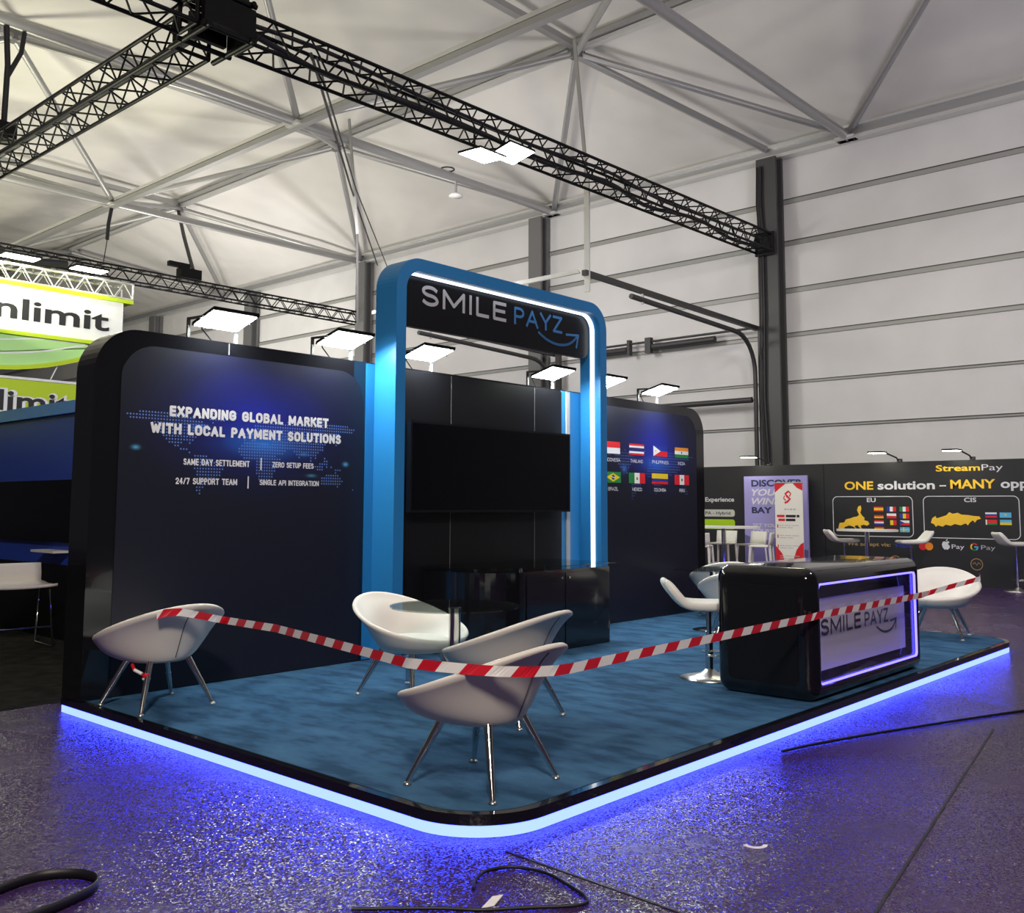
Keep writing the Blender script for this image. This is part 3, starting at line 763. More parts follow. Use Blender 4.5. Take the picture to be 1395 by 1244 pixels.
# ================================================================== TUB CHAIRS
def make_tub(loc, rz, label):
    e = empty('tub_chair', (0, 0, 0), label, 'chair', 'white tub chairs on the stand')
    R0, zc, tl = .435, .555, .145
    seg = 56
    def rim(th): return V((R0 * sin(th), R0 * cos(th), zc - tl * cos(th) - .012 * (cos(2 * th) - 1) * -1))
    def bez(a, b_, c_, d, t): return a * (1 - t) ** 3 + b_ * 3 * t * (1 - t) ** 2 + c_ * 3 * t * t * (1 - t) + d * t ** 3
    rows = []; NO, NI = 12, 9
    for k in range(seg):
        th = 2 * pi * k / seg; d2 = V((sin(th), cos(th), 0)); P = rim(th); h = P.z - .31
        col = []
        for i in range(NO + 1):
            t_ = 1 - i / NO
            q = bez(P, P + V((0, 0, -(.42 + .14 * cos(th)) * h)) - d2 * (.09 - .07 * cos(th)), d2 * (.31 + .05 * cos(th)) + V((0, 0, .315 + (.09 - .05 * cos(th)) * h)), d2 * .19 + V((0, 0, .31)), t_)
            col.append(q)
        T = (P - V((0, 0, 0))); 
        col += [P - d2 * .004 + V((0, 0, .012)), P - d2 * .018 + V((0, 0, .019)), P - d2 * .034 + V((0, 0, .012))]
        Pi = P - d2 * .040
        for i in range(NI + 1):
            t_ = i / NI
            col.append(bez(Pi, Pi + V((0, 0, -(.38 + .1 * cos(th)) * h)) - d2 * (.095 - .06 * cos(th)), d2 * (.275 + .045 * cos(th)) + V((0, 0, .40 - .01 * cos(th))), d2 * (.215 + .05 * cos(th)) + V((0, 0, .375)), t_))
        rows.append(col)
    nr = len(rows[0]); b = MB()
    vs = [q for c_ in rows for q in c_]
    fs = [(k * nr + i, k * nr + i + 1, ((k + 1) % seg) * nr + i + 1, ((k + 1) % seg) * nr + i) for k in range(seg) for i in range(nr - 1)]
    b.add(vs, fs, 'white_leather', True)
    b.add(vs, [tuple(k * nr for k in range(seg))], 'white_leather', True)
    b.add(vs, [tuple(k * nr + nr - 1 for k in reversed(range(seg)))], 'white_leather', True)
    b.build('shell', e, weld=True)
    s = MB(); s.lathe([(0, .422), (.13, .421), (.21, .414), (.245, .402), (.258, .388), (.25, .376), (0, .376)], 'white_leather', (0, .045, 0), 40); s.build('seat_cushion', e)
    # seam down the middle of the back, on the outside
    th = pi; d2 = V((0, -1, 0)); P = rim(th); h = P.z - .31
    pts = [bez(P, P + V((0, 0, -(.42 + .14 * cos(th)) * h)) - d2 * (.09 - .07 * cos(th)), d2 * (.31 + .05 * cos(th)) + V((0, 0, .315 + (.09 - .05 * cos(th)) * h)), d2 * .19 + V((0, 0, .31)), t_ / 14) + d2 * .001 for t_ in range(1, 13)]
    s = MB(); s.tube(pts, .0035, 'seam_grey', 5); s.build('seam', e)
    for sx in (-1, 1):
        for sy in (-1, 1):
            a = V((sx * .145, sy * .145, .318)); f_ = V((sx * .268, sy * .268, .014)); m_ = a.lerp(f_, .48)
            l = MB(); l.cyl(a, m_, .024, 'chrome', .019, 14); l.cyl(m_, f_, .0205, 'chrome', .012, 14); lo = l.build('leg', e)
            l = MB(); l.lathe([(.0, .016), (.013, .016), (.022, .006), (.022, 0), (0, 0)], 'satin_steel', (f_.x, f_.y, 0), 14); l.build('foot_glide', lo)
    e.location = loc; e.rotation_euler = (0, 0, rz)
    return e
ZC = .109
tub = make_tub((3.67, 3.505, ZC), radians(6), 'white tub chair at the front corner of the platform, seen from behind')
copy_thing(tub, (4.86, 4.42, ZC), radians(9), 'white tub chair with its back rising just behind the front corner chair')
copy_thing(tub, (4.99, 5.52, ZC), radians(186), 'white tub chair behind the round glass table, open seat showing')
copy_thing(tub, (3.50, 6.49, ZC), radians(2), 'white tub chair alone by the map wall, tape tied to one leg')
copy_thing(tub, (11.02, 3.72, ZC), radians(100), 'white tub chair beyond the counter on the platform end, tape across its seat')
copy_thing(tub, (10.95, 6.28, ZC), radians(-48), 'white tub chair partly behind the counter, wide back with centre seam showing')
copy_thing(tub, (9.50, 5.28, ZC), radians(-55), 'white tub chair showing only a sliver of its back over the counter corner')

# ---- round glass table
def glass_table(loc, label, r=.46):
    e = empty('glass_table', (0, 0, 0), label, 'table', 'round glass tables on the stand')
    b = MB(); b.prism([(r * cos(2 * pi * k / 72), r * sin(2 * pi * k / 72)) for k in range(72)], (0, 0, .672), XA, YA, (0, 0, .010), 'green_glass'); b.build('glass_top', e)
    b = MB(); b.lathe([(.0, .66), (.05, .66), (.05, .6715), (0, .6715)], 'chrome', seg=24); b.cyl((0, 0, .02), (0, 0, .66), .042, 'chrome', seg=24); b.build('pole', e)
    b = MB(); b.lathe([(0, 0), (.24, 0), (.245, .008), (.2, .016), (.06, .024), (.0, .024)], 'chrome', seg=40); b.build('base_plate', e)
    e.location = loc
    return e
gt = glass_table((4.93, 4.99, ZC), 'round glass table on a chrome pole among the white tub chairs by the cabinet')
copy_thing(gt, (9.80, 5.76, ZC), 0, 'round glass table edge by the flag wall behind the counter')

# ---- swivel stools
def make_stool(loc, rz, label, group, seat_z=.60, sc=1.0):
    e = empty('bar_stool', (0, 0, 0), label, 'stool', group)
    # bent seat shell; sitter faces +Y, back at -Y
    prof = [(.26, .0), (.12, -.004), (-.05, -.004), (-.19, .004), (-.255, .040), (-.325, .125), (-.405, .225)]
    w2 = [.17, .21, .215, .215, .21, .20, .165]; th = .070
    vs = []; n = len(prof); C_ = 9
    for side in (0, 1):
        for i, (y, z) in enumerate(prof):
            a = prof[max(i - 1, 0)]; b_ = prof[min(i + 1, n - 1)]; dy, dz = b_[0] - a[0], b_[1] - a[1]; L = math.hypot(dy, dz)
            ny_, nz_ = (dz / L, -dy / L)
            for j in range(C_):
                u = -1 + 2 * j / (C_ - 1); lift = .012 * u * u
                yy, zz = y + ny_ * (lift + (th if side == 0 else 0)), z + nz_ * (lift + (th if side == 0 else 0))
                vs.append((u * w2[i], yy, seat_z + zz))
    o2 = n * C_; fs = []
    for i in range(n - 1):
        for j in range(C_ - 1):
            q = i * C_ + j
            fs += [(q, q + 1, q + C_ + 1, q + C_), (o2 + q, o2 + q + C_, o2 + q + C_ + 1, o2 + q + 1)]
        fs += [(i * C_, (i + 1) * C_, o2 + (i + 1) * C_, o2 + i * C_), (i * C_ + C_ - 1, o2 + i * C_ + C_ - 1, o2 + (i + 1) * C_ + C_ - 1, (i + 1) * C_ + C_ - 1)]
    for j in range(C_ - 1):
        fs += [(j, o2 + j, o2 + j + 1, j + 1), ((n - 1) * C_ + j, (n - 1) * C_ + j + 1, o2 + (n - 1) * C_ + j + 1, o2 + (n - 1) * C_ + j)]
    b = MB(); b.add(vs, fs, 'white_plastic', True); so = b.build('seat', e, weld=True)
    md = so.modifiers.new('smooth', 'SUBSURF'); md.levels = 1; md.render_levels = 2
    b = MB(); b.cyl((0, 0, .30), (0, 0, seat_z - .012), .022, 'chrome'); b.cyl((0, 0, .03), (0, 0, .30), .032, 'chrome'); b.build('pole', e)
    b = MB(); b.lathe([(0, 0), (.235, 0), (.24, .006), (.17, .02), (.07, .045), (.035, .075), (.0, .075)], 'satin_steel', seg=36); b.build('base', e)
    b = MB(); ring = [(.15 * sin(a), .04 + .13 * cos(a), .20) for a in [-2.2 + 4.4 * k / 14 for k in range(15)]]
    b.tube([(0, 0, .20)] + ring + [(0, 0, .20)], .009, 'chrome', 6); b.build('footrest', e)
    e.location = loc; e.rotation_euler = (0, 0, rz)
    return e
stool = make_stool((7.06, 4.20, ZC), radians(-140), 'white bent-shell swivel stool tucked behind the black counter', 'white swivel stools', .545)

# ================================================================== BARRIER TAPE
def tape(name, runs, label, parent=None, w_=.05, first=True):
    """runs: list of polylines with tilt of the width vector."""
    b = MB(); per = .125; sub = 6; skew = .045; s0 = 0.0
    for pts in runs:
        pts = [V(p) for p in pts]
        L = [0]
        for i in range(1, len(pts)): L.append(L[-1] + (pts[i] - pts[i - 1]).length)
        def at(s_):
            s_ = max(0, min(L[-1], s_)); i = 1
            while i < len(L) - 1 and L[i] < s_: i += 1
            return pts[i - 1].lerp(pts[i], (s_ - L[i - 1]) / max(L[i] - L[i - 1], 1e-6))
        n = int((L[-1] + skew) / per * sub) + 1
        for k in range(-sub, n):
            a, c_ = k * per / sub, (k + 1) * per / sub
            red = (k // sub) % 2 == 0
            q = [at(a), at(c_), at(c_ + skew), at(a + skew)]
            if (q[0] - q[1]).length < 1e-5 and (q[2] - q[3]).length < 1e-5: continue
            h2 = V((0, 0, w_ / 2))
            b.add([q[0] - h2, q[1] - h2, q[2] + h2, q[3] + h2], [(0, 1, 2, 3)], 'tape_red' if red else 'tape_white')
    o = b.build(name, parent)
    if label: tag(o, label, 'barrier tape')
    return o
TAPE = [
 [(3.27, 6.105, .765), (3.31, 6.075, .785), (3.40, 6.045, .785), (3.50, 6.035, .762), (3.68, 6.07, .718), (3.80, 6.14, .69), (3.715, 5.4, .705), (3.24, 3.60, .735), (3.245, 3.385, .742), (3.31, 3.245, .736), (3.405, 3.145, .727), (3.536, 3.075, .717), (3.70, 3.05, .706), (3.86, 3.06, .70), (4.1, 3.075, .70), (6.60, 3.085, .722)],
 [(6.60, 3.085, .722), (6.66, 3.07, .730), (8.70, 3.07, .738), (10.56, 3.66, .60), (10.72, 3.52, .655), (11.1, 3.30, .74), (11.28, 3.36, .76)]]
tp = tape('barrier_tape', TAPE, 'red and white striped barrier tape strung across the chairs and the counter')

k_ = MB(); k_.tube([(3.285, 6.44, .41), (3.27, 6.38, .385)], .012, 'tape_red', 6); k_.tube([(3.27, 6.38, .385), (3.30, 6.33, .36)], .012, 'tape_white', 6)
k_.lathe([(.024, -.015), (.029, 0), (.024, .015)], 'tape_red', (3.324, 6.314, .350), 14); k_.lathe([(.024, -.03), (.029, -.022), (.025, -.015)], 'tape_white', (3.324, 6.314, .350), 14); k_.build('tape_knot', tp)

# ================================================================== TRUSSES
def truss(name, a, b, w_, h_, m, label, bays, r=.028, rd=.014, group=None):
    a, b = V(a), V(b); d = (b - a); L = d.length; d.normalize(); s = d.cross(ZA).normalized(); u = ZA
    e = empty(name, a, label, 'truss', group)
    cor_ = [(-1, 0), (1, 0), (1, 1), (-1, 1)]
    P = lambda t_, c_: a + d * t_ + s * c_[0] * w_ / 2 + u * c_[1] * h_
    for c_ in cor_:
        x = MB(); x.cyl(P(0, c_), P(L, c_), r, m, seg=8); x.build('chord', e)
    for k in range(4):
        c0, c1 = cor_[k], cor_[(k + 1) % 4]; x = MB()
        for i in range(bays):
            t0, t1, t2 = L * i / bays, L * (i + .5) / bays, L * (i + 1) / bays
            x.cyl(P(t0, c0), P(t1, c1), rd, m, seg=6, caps=False); x.cyl(P(t1, c1), P(t2, c0), rd, m, seg=6, caps=False)
        x.build('lacing', e)
    for t_ in (0, L):
        x = MB()
        for k in range(4): x.cyl(P(t_, cor_[k]), P(t_, cor_[(k + 1) % 4]), r, m, seg=8)
        x.build('end_frame', e)
    return e
GT = 'black lighting trusses'
t0 = truss('lighting_truss', (-1.0, 10.5, 7.27), (5.74, 10.5, 7.27), .42, .40, 'black_paint', 'short stretch of black truss reaching the top left side of the truss junction', 11, group=GT)
t1 = truss('lighting_truss', (6.52, 10.5, 7.27), (20.40, 10.5, 7.40), .42, .40, 'black_paint', 'long black lighting truss running to the steel post, twin floodlights under it', 24, group=GT)
c = MB(); c.tube([(x, 10.5 + .10 * sin(x * 1.7), 7.44 + .03 * sin(x * 2.3)) for x in [6.6 + .5 * k for k in range(28)]], .04, 'cord_black', 6)
c.tube([(x, 10.42 + .08 * sin(x * 1.1 + 2), 7.60 + .02 * sin(x * 1.9)) for x in [6.6 + .5 * k for k in range(28)]], .03, 'cord_black', 6); c.build('cable', t1)
x = MB(); x.box((20.401, 10.26, 7.32), (20.45, 10.74, 7.86), 'black_paint'); x.build('end_bracket', t1)
t2 = truss('lighting_truss', (6.13, 11.10, 7.27), (6.13, 24.0, 7.27), .48, .40, 'black_paint', 'black cross truss running off towards the green banner from the truss junction', 21, group=GT)
x = MB(); x.bar((6.13, 11.1, 7.50), (6.13, 24.0, 7.50), .09, .05, 'dark_steel'); x.build('cable_tray', t2)
cn = empty('truss_junction', (6.13, 10.5, 7.2), 'black corner block joining the two black trusses with coiled cables on top', 'truss junction')
x = MB()
for a in (-.3, .3):
    for z in (7.24, 7.72):
        x.cyl((6.13 + a, 10.15, z), (6.13 + a, 11.09, z), .035, 'black_paint', seg=8)
        x.cyl((5.75, 10.5 + a * .95, z), (6.5, 10.5 + a * .95, z), .035, 'black_paint', seg=8)
x.build('corner_frame', cn)
x = MB(); x.box((5.80, 10.32, 7.76), (6.46, 10.78, 8.02), 'black_paint'); x.build('motor_box', cn)
for a, b_ in (((5.78, 10.19, 7.30), (6.48, 10.27, 7.66)), ((6.42, 10.30, 7.28), (6.50, 10.75, 7.66)), ((5.9, 10.72, 7.32), (6.4, 10.80, 7.64))):
    x = MB(); x.box(a, b_, 'black_paint'); x.build('corner_plate', cn)
for k in range(4):
    x = MB(); x.tube([(5.72 + .2 * k + .08 * sin(t_ * 2.1 + k), 10.28 + .06 * cos(t_ * 1.3 + k), 7.72 + .05 * sin(t_ * 1.9 + 2 * k)) for t_ in [.3 * q for q in range(12)]], .02, 'cord_black', 6); x.build('cable', cn)
x = MB(); x.tube([(6.13 + (.30 + .05 * sin(3 * a)) * cos(a), 10.5 + .28 * sin(a), 7.80 + .05 * sin(a * 1.7)) for a in [k * .35 for k in range(44)]], .02, 'cord_black', 6); x.build('cable', cn)
t3 = truss('lighting_truss', (5.0, 25.8, 7.68), (21.2, 25.8, 7.64), .40, .36, 'black_paint', 'far black truss hanging level behind the stand wall floodlights', 28, group=GT)
# twin floods under truss 1
GTF = 'floodlights under the long truss'
for (cx_, cy_, cz_, ti, lab) in ((11.28, 10.20, 7.15, 12, 'bright square floodlight under the long black truss, the larger of the pair'), (10.72, 10.32, 6.99, -3, 'narrow looking floodlight under the long black truss beside the larger one')):
    e = empty('truss_floodlight', (cx_, cy_, cz_), lab, 'floodlight', GTF)
    Rm = Matrix.Rotation(radians(-ti), 3, V((1, 0, 0)))
    def slab2(mb, a, b_, z0, z1, m):
        P = [V((cx_, cy_, cz_)) + Rm @ V((sx * a, sy * b_, z)) for z in (z0, z1) for sx, sy in ((-1, -1), (1, -1), (1, 1), (-1, 1))]
        mb.add(P, [(0, 3, 2, 1), (4, 5, 6, 7), (0, 1, 5, 4), (1, 2, 6, 5), (2, 3, 7, 6), (3, 0, 4, 7)], m)
    h = MB(); slab2(h, .30, .25, .003, .04, 'black_paint'); h.build('housing', e)
    h = MB(); slab2(h, .285, .235, -.004, .0025, 'flood_truss'); h.build('lens', e)
    h = MB(); h.bar((cx_ - .1, cy_ + .08, cz_ + .04), (cx_ - .1, cy_ + .08, 7.36), .03, .02, 'black_paint'); h.build('bracket', e)

# hoist chains, slings and drop wires
def strap(name, pts, r, label, m='cord_black', cat='sling', group=None):
    b = MB(); b.tube(pts, r, m, 6); return tag(b.build(name), label, cat, group)
h = empty('chain_hoist', (6.1, 17.25, 7.70), 'black chain hoist hanging on slings where the cross truss leaves the frame', 'hoist')
x = MB(); x.box((5.95, 17.1, 7.71), (6.27, 17.55, 7.98), 'black_paint'); x.build('hoist_body', h)
x = MB(); x.tube([(6.1, 17.25, 7.98), (6.1, 17.22, 9.0), (6.04, 17.2, 9.68)], .05, 'cord_black', 8); x.tube([(6.1, 17.22, 8.8), (6.3, 17.2, 9.3), (6.34, 17.2, 9.68)], .04, 'cord_black', 8); x.build('sling', h)
strap('sling', [(12.05, 25.85, 9.68), (11.98, 25.85, 9.2), (11.95, 25.82, 8.75)], .05, 'short black sling hanging from the frame node above the green banner')
strap('drop_wire', [(11.95, 25.82, 8.74), (11.86, 25.8, 8.06)], .012, 'thin drop wire below the short black sling', cat='wire')
h = empty('chain_hoist', (14.4, 25.8, 8.0), 'black hoist clamped on the far truss with its tall sling pole', 'hoist')
x = MB(); x.box((14.1, 25.65, 8.07), (14.75, 25.95, 8.36), 'black_paint'); x.box((13.75, 25.7, 8.36), (14.4, 25.85, 8.5), 'black_paint'); x.build('hoist_body', h)
x = MB(); x.tube([(14.55, 25.8, 8.36), (15.0, 27.2, 9.7), (16.3, 30.0, 11.4)], .06, 'cord_black', 8); x.build('sling', h)
strap('steel_rope', [(7.44, 10.35, 7.50), (13.0, 16.5, 8.4), (20.3, 24.3, 9.35)], .022, 'black steel rope slanting down from the long truss to the portal top', cat='rope', group='slanting ropes')
strap('steel_rope', [(7.50, 10.30, 7.44), (12.9, 16.2, 8.28), (20.3, 23.8, 9.2)], .016, 'thinner black rope running beside the slanting steel rope', cat='rope', group='slanting ropes')
ap = empty('access_point', (16.9, 17.2, 9.3), 'small pale dome device hung under the roof tube above the portal', 'access point')
x = MB(); x.cyl((16.9, 17.2, 9.695), (16.9, 17.2, 9.42), .03, 'aluminium'); x.build('drop_pipe', ap)
x = MB(); x.lathe([(0, .10), (.08, .09), (.18, .015), (.17, -.015), (0, -.025)], 'paper_white', (16.9, 17.2, 9.32), 20); x.build('dome', ap)
x = MB(); x.tube([(16.6 + .17 * cos(a), 17.2 + .17 * sin(a), 9.95) for a in [k * 2 * pi / 16 for k in range(17)]], .02, 'dark_steel', 6); x.build('cable', ap)

# ---- sectional door tracks of the hall wall
DT = 'overhead door tracks on the hall wall'
def door_track(y, label, xin=14.0):
    e = empty('door_track', (20.7, y, 2.4), label, 'door track', DT)
    x = MB(); x.bar((20.65, y, 5.66), (xin, y, 5.80), .10, .10, 'dark_steel'); x.build('top_rail', e)
    P = [(15.5, y, 5.60), (19.6, y, 5.46)] + [(19.6 + .9 * sin(a), y, 4.56 + .9 * cos(a)) for a in [k * pi / 2 / 8 for k in range(1, 9)]] + [(20.5, y, 0.2)]
    x = MB(); x.tube(P, .055, 'dark_steel', 6); x.build('curved_rail', e)
    x = MB(); x.bar((20.62, y - .12, 0), (20.62, y - .12, 5.7), .14, .12, 'dark_steel'); x.build('upright_rail', e)
    x = MB(); x.bar((15.9, y, 5.5), (15.9, y, 5.8), .05, .03, 'aluminium'); x.build('hanger', e)
    x = MB(); x.bar((13.74 if y < 12 else 13.3, y, 10.2), (xin + .1 if y < 12 else 13.6, y, 7.6), .07, .03, 'aluminium'); x.bar((xin + .1 if y < 12 else 13.6, y, 7.6), (xin + .1 if y < 12 else 13.65, y, 5.45), .12 if y < 12 else .04, .03, 'aluminium_bright' if y < 12 else 'post_dark'); x.build('drop_rod', e)
    return e
door_track(10.85, 'dark overhead door track ending at the black corner post'); door_track(17.0, 'second dark door track seen through the blue portal', 15.2)
e = empty('cross_brace', (14.05, 13.5, 5.78), 'pale cross bar linking the two overhead door tracks', 'cross bar')
x = MB(); x.bar((14.0, 10.95, 5.84), (14.0, 16.9, 5.84), .05, .08, 'aluminium_bright'); x.build('bar', e)
e = empty('door_spring_shaft', (20.7, 13.5, 5.6), 'dark spring shaft above the overhead door on the hall wall', 'spring shaft')
x = MB(); x.cyl((20.7, 11.0, 5.70), (20.7, 16.0, 5.70), .03, 'dark_steel'); x.build('shaft', e)
for a, b_ in ((12.0, 13.8), (14.6, 15.9)):
    x = MB(); x.cyl((20.68, a, 5.55), (20.68, b_, 5.55), .08, 'dark_steel'); x.build('spring', e)
for a, b_ in ((13.85, 14.02), (14.5, 14.58)):
    x = MB(); x.box((20.62, a, 5.40), (20.76, b_, 5.80), 'dark_steel'); x.build('bearing_plate', e)
e = MB(); e.cyl((20.6, 11.0, 3.98), (20.6, 16.8, 3.98), .07, 'dark_steel'); tag(e.build('door_bar'), 'dark horizontal bar across the hall door behind the flag wall lamps', 'bar')
for k, (dy, m, r_) in enumerate(((.10, 'cord_black', .035), (.20, 'cord_black', .022))):
    x = MB(); x.tube([(20.5, 10.5 + dy, 9.5), (20.49, 10.5 + dy + .02, 8.6), (20.5, 10.5 + dy - .02, 7.95), (20.49, 10.48 + dy, 6), (20.5, 10.5 + dy + .02, 4), (20.5, 10.45 + dy, 2.4)], r_, m, 6)
    tag(x.build('power_cable'), ['thick black cable running down the steel corner post', 'thinner black cable beside the thick one on the steel corner post'][k], 'cable')

# ================================================================== FAR STAND (black wall with yellow lettering)
sp = empty('exhibition_wall', (19.65, 6, 0), 'black exhibition wall with yellow and white lettering and region maps', 'exhibition wall')
FX = 19.6
x = MB(); x.box((FX, -1.5, 0), (FX + .12, 8.84, 2.39), 'stand_black'); x.box((FX, 8.85, 0), (FX + .12, 15.0, 2.39), 'stand_black'); x.build('wall_body', sp)
g = MB(); X_ = FX - .004
def ft(s_, y0, y1, z, cap, m, bold=.012, shear=0, dx=0):
    q = MB(); q.text(s_, (X_ - dx, y0, z), WR, ZA, y0 - y1, cap, m, bold, shear); q.build('lettering', sp)
ft('Stream', 6.56, 5.75, 2.185, .12, 'yellow', .02); ft('Pay', 5.72, 5.35, 2.185, .12, 'letter_white', -.004)
ft('ONE', 8.40, 7.80, 1.845, .165, 'yellow', .025); ft('solution', 7.71, 6.59, 1.845, .165, 'letter_white', .025); ft('–', 6.50, 6.38, 1.845, .165, 'letter_white', .02)
ft('MANY', 6.30, 5.49, 1.85, .17, 'yellow', .025); ft('opp', 5.40, 4.93, 1.855, .165, 'letter_white', .025)
ft('EU', 7.94, 7.76, 1.59, .085, 'letter_white', .018); ft('CIS', 6.06, 5.84, 1.59, .085, 'letter_white', .018)
for y0, y1 in ((8.66, 7.03), (6.82, 5.10)):
    pts = rrect(0, .90, y0 - y1, 1.70, .1); pts.append(pts[0])
    for q in stroke(pts, .014): g.flat(q, (X_, y0, 0), WR, ZA, 'letter_white')
EUP = [(0, .05), (.05, .28), (.2, .30), (.25, .42), (.42, .48), (.5, .52), (.62, .55), (.68, .62), (.62, .80), (.66, .95), (.74, 1.0), (.76, .86), (.72, .70), (.78, .58), (.85, .50), (.84, .40), (.95, .36), (1.0, .25), (.92, .18), (.82, .22), (.72, .18), (.75, .05), (.68, .10), (.62, .20), (.52, .16), (.58, .05), (.48, .14), (.36, .18), (.22, .12), (.15, .0)]
g.flat([(a * .66, b_ * .50) for a, b_ in EUP], (X_, 8.56, 1.02), WR, ZA, 'yellow')
RUP = [(0, .25), (.03, .55), (.10, .70), (.12, .55), (.2, .62), (.32, .75), (.38, .95), (.45, .85), (.55, .92), (.62, .80), (.75, .78), (.86, .72), (.97, .70), (1, .55), (.92, .48), (.88, .30), (.84, .45), (.78, .30), (.74, .12), (.70, .25), (.60, .12), (.48, .20), (.40, .08), (.30, .15), (.24, .02), (.14, .10), (.10, .0), (.06, .18)]
g.flat([(a * .92, b_ * .30) for a, b_ in RUP], (X_, 6.69, 1.11), WR, ZA, 'yellow')
ft('We accept via:', 8.38, 7.49, .705, .075, 'tan', .014); ft('VISA', 7.40, 7.10, .69, .085, 'flag_bluef', .02, .2)
for y, m in ((6.86, 'flag_red'), (6.74, 'flag_orange')): g.flat(arc(0, 0, .075, 0, 2 * pi, 20)[:-1], (X_ + (.001 if m == 'flag_red' else 0), y, .73), WR, ZA, m)
# apple with a bite and leaf, then the wallet words
g.flat([(.05, 0), (.075, .01), (.10, 0), (.135, .03), (.15, .075), (.125, .09), (.115, .12), (.145, .145), (.12, .165), (.09, .158), (.075, .15), (.055, .16), (.02, .15), (.0, .10), (.015, .04)], (X_, 6.50, .675), WR, ZA, 'letter_white')
g.flat([(.075, .165), (.085, .195), (.11, .21), (.105, .18)], (X_, 6.50, .675), WR, ZA, 'letter_white')
ft('Pay', 6.32, 6.09, .70, .085, 'letter_white', .006); ft('Pay', 5.79, 5.54, .70, .085, 'letter_grey', -.004)
for a0, a1, m in ((.7, 2.2, 'flag_red'), (2.2, 3.9, 'flag_yellow2'), (3.9, 5.2, 'flag_green'), (5.2, 6.4, 'flag_lightblue')):
    for q in stroke(arc(0, 0, .06, a0, a1, 8), .024): g.flat(q, (X_, 5.91, .745), WR, ZA, m)
g.flat([(0, -.012), (.07, -.012), (.07, .012), (0, .012)], (X_, 5.91, .745), WR, ZA, 'flag_lightblue')
for y in (5.88, 7.40):
    for q in stroke(arc(0, 0, .105, 0, 2 * pi, 24), .012): g.flat(q, (X_, y, .42), WR, ZA, 'tan')
    for q in stroke([(-.07, 0), (-.03, .035), (0, -.02), (.03, .035), (.07, 0)], .012): g.flat(q, (X_, y, .42), WR, ZA, 'tan')
g.build('printed_shape', sp)
EUF = ['spain', 'france', 'italy', 'germany', 'poland', 'romania', 'netherlands', 'belgium', 'czechia', 'spain', 'germany', 'sweden']
for k, nme in enumerate(EUF):
    r_, c_ = divmod(k, 3); fm = MB(); flag(fm, nme, (X_, 7.80 - c_ * .255, 1.40 - r_ * .135), WR, ZA, .19, .095); fm.build('flag_print', sp)
for k, nme in enumerate(('russia', 'kazakhstan', 'belarus', 'ukraine')):
    r_, c_ = divmod(k, 2); fm = MB(); flag(fm, nme, (X_, 5.69 - c_ * .25, 1.30 - r_ * .135), WR, ZA, .20, .095); fm.build('flag_print', sp)
# left stretch of that wall
g = MB(); ft('Experience', 11.70, 10.96, 1.60, .10, 'letter_white', .02)
for z0, z1, m in ((1.26, 1.42, 'pill_grey'), (.98, 1.20, 'lime_deep')):
    g.flat(rrect(0, z0, 1.9, z1, .06, (0, 1, 1, 0)), (X_, 12.85, 0), WR, ZA, m)
ft('PA - Hybrid', 11.70, 11.06, 1.305, .075, 'letter_black', .012, dx=.002); g.build('printed_shape', sp)

GL = 'small lamps on top of the black exhibition wall'
for k, (y, dy, lab) in enumerate(((10.36, .28, 'small arm lamp over the lilac poster end of the black wall'), (7.54, .28, 'small arm lamp between the lilac poster and the yellow heading'), (6.12, .24, 'small arm lamp above the yellow heading word end'))):
    e = empty('arm_lamp', (FX, y - dy, 2.39), lab, 'lamp', GL)
    h = MB(); h.box((19.05, y - .14, 2.555), (19.35, y + .14, 2.585), 'black_paint'); h.build('housing', e)
    h = MB(); h.box((19.06, y - .13, 2.548), (19.34, y + .13, 2.5545), 'flood_small'); h.build('lens', e)
    h = MB(); h.tube([(19.3, y - .1, 2.57), (19.5, y - dy + .02, 2.47), (19.62, y - dy, 2.39)], .016, 'dark_steel', 6); h.box((19.57, y - dy - .04, 2.391), (19.67, y - dy + .04, 2.45), 'dark_steel'); h.build('arm', e)

# lilac poster board and roll-up banner
pb = empty('poster_board', (19.35, 9.85, 0), 'tall lilac poster board lettered DISCOVER in front of the black wall', 'poster board')
x = MB(); x.box((19.40, 9.13, .02), (19.46, 10.60, 2.15), 'lilac'); x.build('board', pb)
x = MB(); x.flat(rrect(0, 0, 1.46, .75, .5, (0, 0, 0, 0)) [:2] + [(1.46, .55), (1.1, .62), (.75, .80), (.4, .70), (.0, .85)], (19.398, 10.595, .03), WR, ZA, 'lilac_deep'); x.build('printed_shape', pb)
g = MB()
def pb_t(s_, y0, y1, z, cap, m, bold=.036, sh=0):
    q = MB(); q.text(s_, (19.396, y0, z), WR, ZA, y0 - y1, cap, m, bold, sh); q.build('lettering', pb)
pb_t('DISCOVER', 10.42, 9.22, 1.93, .14, 'letter_navy'); pb_t('YOUR', 10.42, 9.70, 1.73, .14, 'letter_white', .025, .25); pb_t('WINN', 10.42, 9.66, 1.54, .14, 'letter_white', .025, .25)
pb_t('BAY', 10.42, 9.94, 1.35, .13, 'letter_navy'); pb_t('SET YOUR', 10.40, 9.75, 1.05, .075, 'letter_white', .012); pb_t('COURSE', 10.40, 9.87, .93, .075, 'letter_white', .012)
ru = empty('rollup_banner', (18.95, 9.35, 0), 'white and red roll-up banner with dragon emblem in front of the lilac poster', 'banner')
RX = 18.95
x = MB(); x.box((RX, 9.02, .10), (RX + .01, 9.64, 1.98), 'cream'); x.build('sheet', ru)
x = MB(); x.box((RX - .08, 8.98, 0), (RX + .10, 9.68, .10), 'satin_steel'); x.build('foot_cassette', ru)
x = MB(); x.cyl((RX + .03, 9.33, .10), (RX + .03, 9.33, 1.97), .012, 'satin_steel'); x.build('pole', ru)
